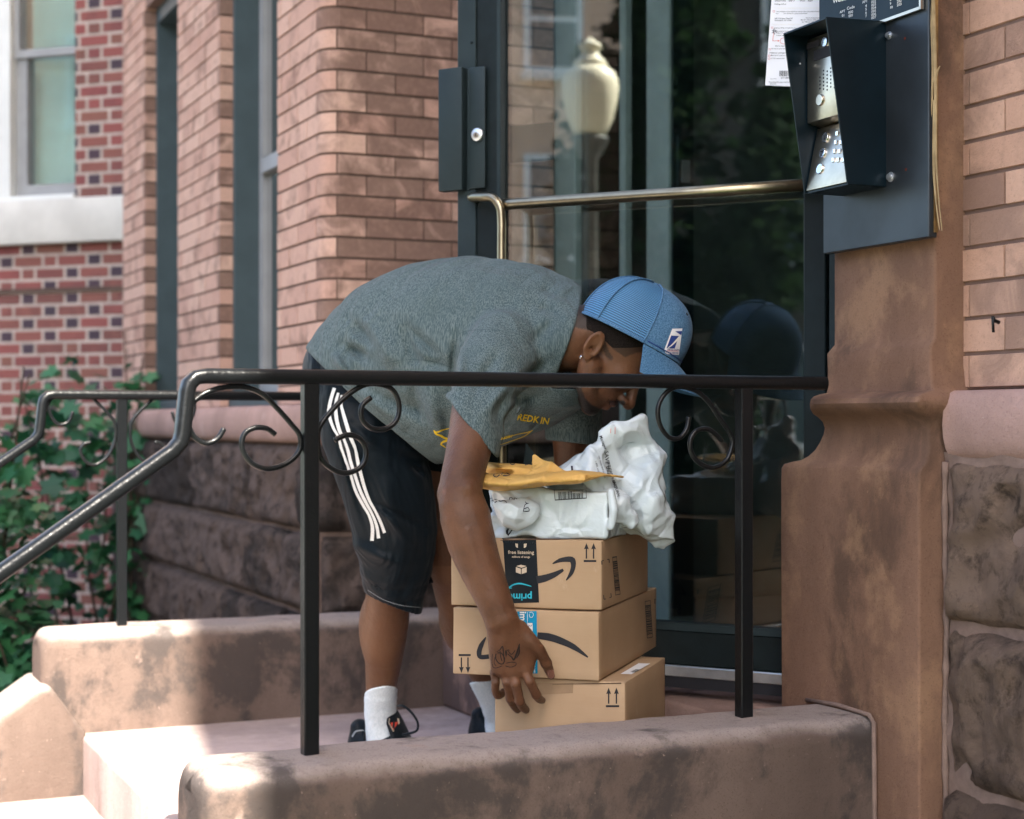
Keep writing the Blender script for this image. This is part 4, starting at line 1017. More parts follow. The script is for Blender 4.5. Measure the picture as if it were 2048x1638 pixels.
def put(name, tgt, V2, fs, mat, parent, off=.0008):
    """lay flat artwork (photo-pixel outline) on the surface it is printed on"""
    P = [tgt.hit(x, y, off) for x, y in V2]; ok = [p is not None for p in P]; mp = {}; vs = []
    for i, p in enumerate(P):
        if p is not None: mp[i] = len(vs); vs.append(p)
    f2 = [tuple(mp[i] for i in f) for f in fs if all(ok[i] for i in f) and max((P[f[a]]-P[f[b]]).length for a in range(len(f)) for b in range(a)) < .06]
    if not f2: return None
    return obj(name, vs, f2, mat, parent)
def ribbon(pts, w, step=4):
    pts = spline([(x, y, 0) for x, y in pts], max(2, int(math.hypot(pts[0][0]-pts[-1][0], pts[0][1]-pts[-1][1])/step/max(1, len(pts)-1))+2)); vs = []; fs = []; n = len(pts)
    for i, p in enumerate(pts):
        t = (pts[min(i+1, n-1)]-pts[max(i-1, 0)]).normalized(); nn = Vector((-t.y, t.x, 0)); k = i/(n-1)
        ww = w if not isinstance(w, (list, tuple)) else np.interp(k, np.linspace(0, 1, len(w)), w)
        vs += [(p.x+nn.x*ww/2, p.y+nn.y*ww/2), (p.x, p.y), (p.x-nn.x*ww/2, p.y-nn.y*ww/2)]
    for i in range(n-1): fs += [(3*i, 3*i+1, 3*i+4, 3*i+3), (3*i+1, 3*i+2, 3*i+5, 3*i+4)]
    return vs, fs
def poly(pts, n=6):
    """filled 4-corner patch, subdivided"""
    a, b, c, d = pts; vs = []; fs = []
    for i in range(n+1):
        for k in range(n+1):
            s, t = i/n, k/n; vs.append(((a[0]*(1-s)+b[0]*s)*(1-t)+(d[0]*(1-s)+c[0]*s)*t, (a[1]*(1-s)+b[1]*s)*(1-t)+(d[1]*(1-s)+c[1]*s)*t))
    for i in range(n):
        for k in range(n): fs.append((i*(n+1)+k, (i+1)*(n+1)+k, (i+1)*(n+1)+k+1, i*(n+1)+k+1))
    return vs, fs
def tri(pts):
    bm = bmesh.new(); v = [bm.verts.new((x, y, 0)) for x, y in pts]; bm.faces.new(v); bmesh.ops.triangulate(bm, faces=bm.faces[:])
    bm.verts.index_update(); r = [(q.co.x, q.co.y) for q in bm.verts], [tuple(q.index for q in f.verts) for f in bm.faces]; bm.free(); return r
def join2(*ps):
    vs = []; fs = []
    for a, b in ps: k = len(vs); vs += list(a); fs += [tuple(i+k for i in f) for f in b]
    return vs, fs
def txt(s, org, size, xd=(1, 0), yd=(0, -1), bold=0.0, sub=False):
    """text outline in photo pixels: xd, yd are the pixel vectors of one unit right / up"""
    cu = bpy.data.curves.new('t', 'FONT'); cu.body = s; cu.size = 1; cu.resolution_u = 2; cu.offset = bold
    o = bpy.data.objects.new('t', cu); C.objects.link(o); dg = bpy.context.evaluated_depsgraph_get(); me = bpy.data.meshes.new_from_object(o.evaluated_get(dg))
    if sub:
        bm = bmesh.new(); bm.from_mesh(me); bmesh.ops.triangulate(bm, faces=bm.faces[:]); bmesh.ops.subdivide_edges(bm, edges=[e for e in bm.edges if e.calc_length() > .25], cuts=2); bmesh.ops.triangulate(bm, faces=bm.faces[:]); bm.to_mesh(me); bm.free()
    vs = [(org[0]+(v.co.x*xd[0]+v.co.y*yd[0])*size, org[1]+(v.co.x*xd[1]+v.co.y*yd[1])*size) for v in me.vertices]; fs = [tuple(p.vertices) for p in me.polygons]
    bpy.data.objects.remove(o); bpy.data.curves.remove(cu); bpy.data.meshes.remove(me); return vs, fs

# ================================================================== BOXES
BD = Vector((.952, -.305, 0)).normalized(); BS = Vector((.305, .952, 0)).normalized()
def carton(nr, w_, l_, z0, z1, label, seed, yaw=0):
    """nr: front right bottom corner (x, y)"""
    Rm = Matrix.Rotation(R(yaw), 3, 'Z'); bd = Rm@BD; bs = Rm@BS
    O = Vector((nr[0], nr[1], 0))-bd*w_; nx, ny, nz = 14, 16, 8; vs = []; fs = []
    bm = bmesh.new(); 
    def P(a, b, c): return O+bd*(w_*a)+bs*(l_*b)+Vector((0, 0, z0+(z1-z0)*c))
    for a in (0, 1):
        pass
    def grid(fn, n1, n2):
        g = [[bm.verts.new(fn(i/n1, j/n2)) for j in range(n2+1)] for i in range(n1+1)]
        for i in range(n1):
            for j in range(n2): bm.faces.new((g[i][j], g[i+1][j], g[i+1][j+1], g[i][j+1]))
    grid(lambda s, t: P(s, 0, t), nx, nz); grid(lambda s, t: P(s, 1, t), nx, nz); grid(lambda s, t: P(0, s, t), ny, nz); grid(lambda s, t: P(1, s, t), ny, nz); grid(lambda s, t: P(s, t, 1), nx, ny); grid(lambda s, t: P(s, t, 0), nx, ny)
    bmesh.ops.remove_doubles(bm, verts=bm.verts, dist=.0005); bmesh.ops.recalc_face_normals(bm, faces=bm.faces)
    bmesh.ops.bevel(bm, geom=[e for e in bm.edges if e.calc_face_angle(0) > .8], offset=.0022, segments=2, affect='EDGES', profile=.5)
    co = np.array([v.co[:] for v in bm.verts]); nn = np.array([v.normal[:] for v in bm.verts]); d = sn(co, 2.2, seed, 2)*.0019+sn(co, 9, seed+3, 1)*.0002
    for v, n_, k in zip(bm.verts, nn, d): v.co += Vector(n_)*k
    for f in bm.faces: f.smooth = True
    me = bpy.data.meshes.new('cardboard_box'); c0 = O+bd*w_/2+bs*l_/2+Vector((0, 0, z0))
    for v in bm.verts: v.co -= c0
    bm.to_mesh(me); bm.free(); me.materials.append(M['card']); me.set_sharp_from_angle(angle=R(50))
    o = bpy.data.objects.new('cardboard_box', me); C.objects.link(o); o.location = c0
    return tag(o, label, 'box', 'cardboard boxes in the stack')
b1 = carton((.236, 3.446), .286, .388, .003, .377, 'tall cardboard box at the bottom of the stack, two up arrows on its front', 1)
b2 = carton((.1815, 3.452), .324, .545, .380, .523, 'middle cardboard box with blue tape and an upside down curved arrow, under the hand', 2)
b3 = carton((.188, 3.462), .336, .430, .526, .672, 'top cardboard box with black tape and a black curved arrow, under the white bags', 3)
T1, T2, T3 = Target(b1), Target(b2), Target(b3)
def arrows(par, T, x, y, s, up=1, gap=26, bar=True, mat='black'):
    ps = []
    for k in (0, 1):
        X = x+k*gap*s
        if up > 0: ps.append(tri([(X, y), (X+8*s, y+21*s), (X+2.2*s, y+19*s), (X+2.2*s, y+52*s), (X-2.2*s, y+52*s), (X-2.2*s, y+19*s), (X-8*s, y+21*s)]))
        else: ps.append(tri([(X, y), (X-8*s, y-21*s), (X-2.2*s, y-19*s), (X-2.2*s, y-52*s), (X+2.2*s, y-52*s), (X+2.2*s, y-19*s), (X+8*s, y-21*s)]))
    if bar: yy = y+(60 if up > 0 else -60)*s; ps.append(poly([(x-9*s, yy-2), (x+(gap+9)*s, yy-2), (x+(gap+9)*s, yy+2), (x-9*s, yy+2)], 1))
    return put('arrow_mark', T, *join2(*ps), M[mat], par)
arrows(b3, T3, 1173, 1086, .60, 1, 24); arrows(b1, T1, 1217.5, 1375, .62, 1, 25); arrows(b2, T2, 923, 1346, .60, -1, 22)
# smile arrow on the top box
def z4(l): return [(850+x*.2811, 1020+y*.2811) for x, y in l]
put('curved_arrow', T3, *join2(ribbon(z4([(795, 497), (850, 486), (920, 460), (985, 425)]), [15.5, 14.5, 11, 5]), ribbon(z4([(908, 382), (960, 358), (1020, 350), (1050, 358), (1056, 400), (1040, 450), (1005, 500)]), [2, 8, 11, 12, 9.5, 8, 2])), M['black'], b3)
put('curved_arrow', T2, *ribbon(z4([(800, 893), (880, 903), (960, 928), (1060, 975), (1160, 1047)]), [13, 15, 14, 11, 2.5]), M['black'], b2)
put('arrow_head', T2, *join2(ribbon(z4([(434, 905), (402, 960), (386, 1010), (396, 1045), (455, 1042)]), [2, 9, 10, 9, 9])), M['black'], b2)
# black printed tape on the top box
tp = put('tape', T3, *poly([(1006, 1078.5), (1072.5, 1079.5), (1079, 1219), (1015, 1221)], 10), M['tape_black'], b3, .0005)
Tt = Target(tp)
ps = []
for k in range(14):
    x = 1004+k*4.9; ps.append(tri([(x, 1077), (x+5, 1077), (x+4.4, 1083+hashn(k)*4), (x+2, 1085+hashn(k, 2)*3)]))
put('tape_tear', T3, *join2(*ps), M['hood'], b3, .0012)
put('tape_print', Tt, *join2(txt('free listening', (1016.5, 1107.5), 10.0, (1, .01), (-.02, -1), .012), txt('millions of songs', (1024, 1115.2), 5.4, (1, .01), (-.02, -1), .015)), M['cream'], tp)
ic_ = [tri([(1033, 1132), (1042, 1129.5), (1053, 1132), (1043.5, 1135.5)]), tri([(1032, 1134), (1042, 1137.5), (1042, 1148), (1032, 1144.5)]), tri([(1043.6, 1137.5), (1053.5, 1134), (1053.5, 1144.5), (1043.6, 1148)]), tri([(1030.5, 1087), (1036, 1087.5), (1036, 1096), (1032, 1094)]), tri([(1048, 1087.5), (1054, 1087), (1052.5, 1094), (1048, 1096)])]
put('box_icon', Tt, *join2(*ic_[:3]), M['cream'], tp); put('headphone_icon', Tt, *join2(*ic_[3:]), M['cream'], tp)
put('tape_logo', Tt, *join2(txt('prime', (1064.5, 1187.5), 20.5, (-1, .0), (.0, 1), .022), ribbon([(1017, 1176), (1028, 1169), (1042, 1167.3), (1063, 1172.6)], [2.2, 3.0, 3.2, 1.2]), ribbon([(1017, 1182), (1018, 1177), (1024, 1176)], [1, 2, 1.4])), M['cyan'], tp)
put('tape_print', Tt, *txt('two-day and two', (1070, 1214), 6.4, (-1, .02), (.02, 1), .012), M['cream'], tp)
put('tape', T3, *poly([(895, 1090), (907, 1089), (907.5, 1104), (896, 1104)], 3), M['tape_black'], b3, .0005)
tb = put('tape', T2, *poly([(1031, 1223), (1073.5, 1222), (1075.5, 1361), (1034, 1360)], 10), M['tape_blue'], b2, .0005)
Tb = Target(tb)
put('tape_print', Tb, *join2(txt('prime', (1040, 1206), 19, (0, 1), (1, 0), .02), ribbon([(1055, 1222), (1055.5, 1262)], .6), ribbon([(1059, 1226), (1063, 1224), (1067, 1228), (1065, 1234), (1060, 1234), (1059, 1228)], .7)), M['whiteink'], tb)
put('tape_panel', Tb, *poly([(1055.5, 1246), (1065, 1246), (1065.5, 1262), (1056, 1262)], 2), M['whiteink'], tb, .0007)
put('tape_print', Tb, *txt('2 d', (1057.5, 1249), 9, (0, 1), (1, 0), .012), M['blue'], tb, .0012)
put('tape_print', Tb, *txt('prime.com', (1068, 1320), 6, (0, 1), (1, 0), .012), M['whiteink'], tb, .0012)
# side marks: barcode columns and corner brackets, drawn on the right faces
def barcode(T, par, corners, n, seed, frame=True, vert=False, mat='black', name='barcode'):
    a, b, c, d = corners; rr = random.Random(seed); ps = []
    def q(s, t): return ((a[0]*(1-s)+b[0]*s)*(1-t)+(d[0]*(1-s)+c[0]*s)*t, (a[1]*(1-s)+b[1]*s)*(1-t)+(d[1]*(1-s)+c[1]*s)*t)
    t = .12
    while t < .88:
        w_ = rr.choice([.010, .018, .028])*36/n
        if vert: ps.append(poly([q(t, .04), q(min(t+w_, .9), .04), q(min(t+w_, .9), .96), q(t, .96)], 5))
        else: ps.append(([q(.06, t), q(.94, t), q(.94, min(t+w_, .9)), q(.06, min(t+w_, .9))], [(0, 1, 2, 3)]))
        t += w_+rr.choice([.010, .016, .022])*36/n
    if frame:
        e1, e2 = .07, .018
        if vert: e1, e2 = .018, .07
        for r_ in ([(0, 0), (1, 0), (1, e2), (0, e2)], [(0, 1-e2), (1, 1-e2), (1, 1), (0, 1)], [(0, 0), (e1, 0), (e1, 1), (0, 1)], [(1-e1, 0), (1, 0), (1, 1), (1-e1, 1)]):
            ps.append(poly([q(*x) for x in r_], 16 if vert else 2))
        if not vert: ps.append(([q(0, 0), q(1, 0), q(1, .03), q(0, .03)], [(0, 1, 2, 3)]))
    return put(name, T, *join2(*ps), M[mat], par)
barcode(T3, b3, z4([(1330, 333), (1362, 328), (1388, 600), (1352, 608)]), 30, 5)
barcode(T2, b2, z4([(1562, 648), (1602, 642), (1618, 906), (1578, 914)]), 30, 6)
def brackets(T, par, L_):
    ps = []
    for l in L_: ps.append(ribbon(z4(l), 1.7, 6) if False else join2(*[(lambda a, b: ribbon(z4([a, b]), 1.6, 30))(l[i], l[i+1]) for i in range(len(l)-1)]))
    put('corner_mark', T, *join2(*ps), M['black'], par)
brackets(T3, b3, [[(1258, 388), (1256, 362), (1270, 359)], [(1293, 352), (1307, 350), (1309, 375)], [(1268, 605), (1271, 636), (1284, 632)], [(1310, 624), (1323, 620), (1320, 592)]])
brackets(T2, b2, [[(1634, 668), (1632, 636), (1646, 632)], [(1675, 626), (1686, 622), (1688, 640)], [(1646, 858), (1649, 888), (1662, 884)], [(1690, 875), (1701, 872), (1700, 862)]])
barcode(T1, b1, z4([(1450, 1155), (1500, 1130), (1540, 1140), (1500, 1160)]), 20, 8, False)
put('flap_gap', T3, *ribbon([(1001, 1080.5), (1060, 1079), (1120, 1078.6), (1170, 1076.5)], [1.2, 2.0, 2.2, .6], 4), M['card_edge'], b3, .0008)
put('flap_gap', T2, *ribbon([(906, 1352), (911, 1356), (918, 1356)], [3, 3, 1], 2), M['card_edge'], b2, .0008)
put('flap_gap', T1, *ribbon([(1105, 1368.5), (1170, 1367.5), (1243, 1366.5)], [1.0, 1.8, 2.2], 4), M['card_edge'], b1, .0008)
put('clear_tape', T1, *poly([(1064, 1366), (1147, 1366), (1146, 1386), (1068, 1390)], 4), M['clear_tape'], b1, .0007)
lab = put('shipping_label', T1, *poly(z4([(1390, 1168), (1520, 1092), (1603, 1094), (1470, 1170)]), 4), M['paper'], b1, .0006)

# ================================================================== BAGS
def bag_obj(name, f, lo, hi, h, mat, label, cat, group=None, fac=True, smooth_it=1):
    V, Q = mesh_sdf(f, lo, hi, h); V = relax(V, Q, smooth_it, .12)
    o = obj(name, V, Q, M[mat], None, smooth=True); return tag(o, label, cat, group)
def ridged(P, sc, seed, octv=2):
    r = np.random.RandomState(seed); o = np.zeros(len(P), f32)
    for k in range(octv):
        t = None
        for j in range(4):
            d = r.normal(size=3); d /= np.linalg.norm(d); ph = r.rand()*6.28; x = (P@d.astype(f32))*sc*(1.8**k)*(1+.6*r.rand())*6.28+ph
            x2 = (P@np.roll(d, 1).astype(f32))*sc*1.1*6.28; x = x+1.1*np.sin(x2); y = np.abs(((x/6.28) % 1)-.5)*2; t = y if t is None else (np.minimum(t, y) if j % 2 else np.maximum(t*.8, y))
        o += (t*2-1)/(1.8**k)
    return o/1.6
AXB = [tuple(BD), tuple(BS), (0, 0, 1)]
bc = Vector((.188, 3.462, 0))-BD*.123+BS*.150
def crumple(P, lo, hi, n, seed):
    r = np.random.RandomState(seed); p = (r.rand(n, 3)*(np.array(hi)-np.array(lo))+np.array(lo)).astype(f32); o = np.empty(len(P), f32); wv_ = P+np.stack([np.sin(P[:, 2]*60+P[:, 0]*31), np.sin(P[:, 0]*57+P[:, 1]*23), np.sin(P[:, 1]*63+P[:, 2]*29)], 1).astype(f32)*.004
    pn = (p*p).sum(1)
    for s in range(0, len(P), 60000):
        q = wv_[s:s+60000]; o[s:s+60000] = np.sqrt(np.maximum((pn[None]-2*q@p.T+(q*q).sum(1)[:, None]).min(1), 0))
    return np.minimum(o, .058)
def f_pkg(P):
    d = box_sdf(P, (bc.x, bc.y, .672+.0515), AXB, (.131, .135, .050), .008)
    # torn flap and crumpled film at the left
    d = smin(d, ellip(P, W(1030, 1025, 3.50), (.045, .014, .030)), .02)
    # right end folded over
    d = smin(d, sweep(P, [W(1222, 985, 3.47), W(1228, 1020, 3.465), W(1222, 1052, 3.47)], [.008, .010, .008]), .012)
    lo_ = np.clip((.09-P[:, 0])/.08, 0, 1); w_ = .0010+.0055*lo_
    return d-(crumple(P, (-.14, 3.42, .66), (.24, 3.8, .80), 150, 5)-.024)*(.07+.62*lo_)-ridged(P, 9, 3, 2)*w_*.25
m1 = bag_obj('mailer_bag', f_pkg, (-.14, 3.42, .664), (.24, 3.80, .80), .0026, 'poly', 'white plastic wrapped parcel with a printed barcode, lying on the top box', 'parcel', 'white plastic mailers')
def f_big(P):
    D0 = 3.60
    d = sweep(P, [W(1190, 985, 3.62), W(1235, 975, 3.62), W(1275, 985, 3.64)], [.062, .075, .068], [.05, .06, .05], (0, 0, 1), .03)
    d = smin(d, sweep(P, [W(1262, 870, 3.62), W(1275, 930, 3.61), W(1292, 1000, 3.60), W(1310, 1060, 3.62), W(1327, 1100, 3.64)], [.030, .058, .060, .040, .006], [.012, .035, .045, .03, .006], (1, 0, 0), .02), .03)
    d = smin(d, sweep(P, [W(1205, 880, 3.56), W(1240, 872, 3.57), W(1285, 862, 3.60)], [.016, .024, .022], [.006, .009, .010], (0, 0, 1)), .015)
    d = smin(d, sweep(P, [W(1185, 905, 3.55), W(1195, 960, 3.53), W(1230, 1010, 3.52), W(1262, 1045, 3.53)], [.012, .03, .03, .010], [.01, .018, .02, .01], (1, 0, 0)), .02)
    d = smin(d, sweep(P, [W(1120, 962, 3.62), W(1175, 935, 3.60), W(1220, 920, 3.60)], [.016, .026, .04], [.05, .05, .04], (0, 0, 1)), .02)
    d = smin(d, sweep(P, [W(1318, 1010, 3.61), W(1338, 1045, 3.63), W(1330, 1085, 3.63)], [.012, .018, .01]), .02)
    d = smin(d, sweep(P, [W(1190, 1050, 3.62), W(1275, 1048, 3.62)], [.018, .018], [.05, .05], (0, 0, 1)), .02)
    return d-(crumple(P, (.07, 3.44, .60), (.38, 3.76, .93), 75, 6)-.042)*.48-(crumple(P, (.07, 3.44, .60), (.38, 3.76, .93), 420, 7)-.02)*.28
m2 = bag_obj('mailer_bag', f_big, (.05, 3.42, .56), (.41, 3.80, .99), .0024, 'poly', 'large crumpled white plastic mailer flopping over the right end of the stack', 'mailer', 'white plastic mailers')
# the clear sleeve corner sticking up behind the envelope
mb = MB(); a, b, c, d = W(1047, 925, 3.68), W(1052, 886, 3.68), W(1075, 915, 3.70), W(1090, 945, 3.72); e = W(1056, 960, 3.70)
mb.add([a, b, c, d, e]+[p+Vector((0, .002, 0)) for p in (a, b, c, d, e)], [(0, 1, 2, 3, 4), (9, 8, 7, 6, 5), (0, 5, 6, 1), (1, 6, 7, 2), (2, 7, 8, 3), (3, 8, 9, 4), (4, 9, 5, 0)])
tag(mb.build('plastic_sleeve', M['metal_grey']), 'small grey plastic corner poking up behind the yellow envelope', 'plastic sleeve')
def f_env(P):
    n1 = Vector((-.03, .0, 1)).normalized()
    d = sweep(P, [W(962, 962, 3.50), W(1010, 966, 3.50), W(1080, 958, 3.50), W(1150, 952, 3.51), W(1200, 949, 3.52), W(1244, 954, 3.53)], [.012, .015, .014, .011, .006, .002], [.055, .075, .085, .08, .055, .012], (0, 0, 1), .008)
    d = smin(d, sweep(P, [W(980, 935, 3.58), W(1040, 938, 3.60), W(1110, 940, 3.60)], [.008, .010, .006], [.05, .06, .05], (0, 0, 1)), .02)
    # folded corner
    d = smin(d, sweep(P, [W(1069, 912, 3.515), W(1074, 940, 3.475), W(1082, 958, 3.465)], [.004, .020, .028], [.003, .004, .006], (1, 0, 0)), .006)
    d = smin(d, sweep(P, [W(1072, 915, 3.515), W(1098, 935, 3.48), W(1130, 948, 3.475)], [.004, .012, .006], [.003, .004, .005], (0, 0, 1)), .006)
    return d-(crumple(P, (-.09, 3.38, .74), (.26, 3.72, .88), 110, 9)-.028)*.20
m3 = bag_obj('padded_envelope', f_env, (-.09, 3.38, .74), (.26, 3.72, .88), .0023, 'kraft', 'yellow padded envelope with a folded corner lying on the white parcel', 'envelope')
Tm1, Tm2, Tm3 = Target(m1), Target(m2), Target(m3)
barcode(Tm1, m1, [(1107, 974), (1172, 970), (1173.5, 997), (1110, 1001)], 44, 12, True, True)
def hand(T, par, L_, w_, mat='ink', nm='handwriting'): return put(nm, T, *join2(*[ribbon(l, w_, 5) for l in L_]), M[mat], par, .0010)
hand(Tm1, m1, [[(985, 996), (977, 998), (976, 1005), (984, 1008), (994, 1003)], [(984, 1002), (992, 998), (1000, 1003), (1008, 1002), (1014, 1006)], [(1019, 1000), (1020, 995), (1025, 996), (1024, 1000)], [(1028, 1001), (1029, 996), (1034, 999)], [(1046, 1023), (1050, 1010), (1057, 1007)], [(1048, 1018), (1056, 1015), (1058, 1022), (1047, 1022)], [(1050, 1004), (1053, 1007), (1050, 1010)]], 1.5)
put('curved_mark', Tm1, *ribbon([(1024, 1060), (1016, 1070), (1014, 1062), (1018, 1056)], [2, 4, 5, 2]), M['black'], m1)
hand(Tm3, m3, [[(989, 948), (987, 952), (993, 955), (999, 950), (1004, 944)], [(1003, 950), (1006, 944)], [(1009, 951), (1013, 945), (1021, 949), (1012, 952), (1006, 952)]], 1.8)
hand(Tm3, m3, [[(1020, 927), (1025, 930), (1030, 927)], [(1052, 927), (1050, 931), (1056, 929)]], 1.8)
put('bag_print', Tm2, *join2(txt('SAVE this', (1208, 902), 12, (.13, 1), (.95, -.12), .012, True), txt('REUSABLE BAG', (1214, 925), 7.5, (.28, 1), (.95, -.2), .015, True), txt('Manager', (1199, 872), 8, (.35, 1), (.95, -.3), .01, True), txt('RETURN', (1226, 964), 8, (.3, 1), (.95, -.2), .012, True)), M['black'], m2, .0012)
put('bag_small_print', Tm2, *join2(txt('see reuse and return', (1196, 912), 5.2, (.28, 1), (.95, -.2), 0, True), txt('1-800, and seal', (1189, 922), 5.2, (.30, 1), (.95, -.2), 0, True)), M['black'], m2, .0012)
hand(Tm2, m2, [[(1144, 932), (1145, 943)]], 4)
hand(Tm2, m2, [[(1222, 857), (1221, 866)], [(1230, 855), (1230, 868)]], 1, 'red', 'red_print')

# ================================================================== NOTICE AND DIRECTORY PRINT
Tn = Target(notice)
put('red_bar', Tn, *join2(poly([(1547, 13.5), (1640, 13.5), (1640, 18), (1546.5, 18)], 1), poly([(1543, 46), (1645, 47), (1645, 51.5), (1542.5, 51)], 1)), M['red'], notice)
L_ = [txt('To pick up your package(s) today, see box checked below', (1548, 17.3), 4.1, bold=.01), txt('Delivery attempts (Monday-Friday)', (1544, 50.2), 4.1, bold=.01)]
put('bar_text', Tn, *join2(*L_), M['whiteink'], notice, .0013)
rows = [(1550, 3, 'Date/Time    2/8/17', 5), (1600, 3, 'Door   2029', 5), (1549, 9.5, 'Package left at', 4), (1552, 24, 'Your package(s) will be available for pickup today at the address listed below', 3), (1552, 28, 'after            p.m. See back for pickup requirements', 3), (1549, 38, '1001 Eckington Place NE', 3.6), (1549, 42, 'Washington, DC 20002', 3.6), (1548, 46, '', 3.6), (1612, 37, 'Hours of Operation', 3.4), (1602, 41, 'Mon-Fri  9:00 am - 8:30 pm', 3.2), (1604, 45, 'Sat  9:00 am - 5:00 pm', 3.2), (1549, 57, 'Delivery will be attempted on the next business day', 3.2), (1553, 63.5, 'No attempt on your package', 3.4), (1552, 67, 'Release the package', 3.2), (1553, 72, 'Indirect delivery', 3.2), (1551, 93, 'Must be signed', 3.2), (1543, 98.5, 'Be first to know when we', 3.4), (1539, 107, 'Additional package release', 4), (1542, 112, 'Must be 21 years or older', 3.4), (1542, 118, 'C.O.D. amount due', 3.4), (1562, 157.5, 'DT1002', 5), (1541, 158.5, 'Tag number', 2.6), (1538, 165.5, 'Download the app, track it from the', 3.6), (1540, 169, '0006077713', 2.6)]
put('print', Tn, *join2(*[txt(s, (x, y), z, bold=.006) for x, y, s, z in rows if s]), M['black'], notice, .001)
rl = [poly([(x, y), (x+3.6, y), (x+3.6, y+.5), (x, y+.5)], 1) for x, y in ((1546, 21), (1546, 24.4), (1543, 54), (1543, 57), (1538, 97), (1538, 100), (1537, 110), (1537, 113), (1536.5, 116), (1536.5, 119))]+[poly([(x, y), (x+.5, y), (x+.5, y+3.4), (x, y+3.4)], 1) for x, y in ((1546, 21), (1549.6, 21), (1543, 54), (1546.4, 54), (1538, 97), (1541.4, 97), (1537, 110), (1540.4, 110), (1536.5, 116), (1540, 116))]
rl += [ribbon([(1547.5, 66), (1546.5, 75), (1545.5, 81.5)], .8, 20), ribbon([(1545.5, 81.7), (1552, 82), (1557, 81.7)], .8, 20), tri([(1556, 80), (1559.5, 81.6), (1556, 83.5)]), ribbon([(1568, 76), (1562, 78), (1561, 85), (1566, 88), (1573, 88)], .7)]
put('red_line', Tn, *join2(*rl), M['red'], notice, .0012)
put('rule', Tn, *join2(*[poly([(x0, y), (1600, y+.3), (1600, y+.7), (x0, y+.4)], 1) for x0, y in ((1547, 8.5), (1546, 30), (1540, 90), (1538, 103))]), M['plate'], notice)
put('grey_panel', Tn, *poly([(1540, 127), (1600, 127), (1600, 137), (1540, 137)], 1), M['sash_grey'], notice, .0007)
hand(Tn, notice, [[(1544, 62), (1550, 60), (1553, 66)], [(1549, 57), (1547, 63), (1550, 69)], [(1544, 66), (1553, 61)]], 1.1)
barcode(Tn, notice, [(1552, 141), (1612, 141), (1612, 153), (1552, 153)], 40, 77, False, True)
Td = Target(dboard)
XD = (1, -.27); k_ = .0
L_ = [txt('Welcome', (1666, 7), 10, XD, (0, -1.2), .015), txt('APT', (1680, 27), 6, XD, (0, -1.2), .012), txt('01', (1684, 34), 6, XD, (0, -1.2), .012), txt('Code', (1694, 20), 7, XD, (0, -1.2), .012), txt('000', (1697, 28), 6.5, XD, (0, -1.2), .012), txt('001', (1697.5, 35), 6.5, XD, (0, -1.2), .012), txt('APT', (1725, 7), 6, XD, (0, -1.2), .012)]
for i, s in enumerate('4567'): L_.append(txt(s, (1731, 14.5+i*6.8), 6.2, XD, (0, -1.2), .012))
for i, s in enumerate(('001', '002', '003', '004', '005', '006', '007')): L_.append(txt(s, (1743, 1+i*6.3), 6.5, XD, (0, -1.2), .012))
for i, s in enumerate(('8', '9', '10')): L_.append(txt(s, (1780, 2+i*8), 6.2, XD, (0, -1.2), .012))
for i, s in enumerate(('201', '202', '203')): L_.append(txt(s, (1794, -1+i*7), 6.5, XD, (0, -1.2), .012))
put('lettering', Td, *join2(*L_), M['whiteink'], dboard, .0006)
for (c, s) in (((1646, 283), 'A'), ((1641, 314), 'Z')):
    tb_ = [o for o in keyp.children if o.name.startswith('round_button')]; k_ = 0 if s == 'A' else 1
    put('letter', Target(tb_[k_]), *txt(s, (c[0]-1, c[1]+.0), 17, (.62, -.18), (.06, -1), .015), M['black'], keyp, .0006)
# ================================================================== PERSON
person = thing('person', Vector((-.25, 4.45, 0)), 'man in grey T-shirt, black striped shorts and blue cap bending over to lift the boxes', 'person')
LAT = Vector((-.40, -.92, 0)).normalized()          # his right side (towards the camera)
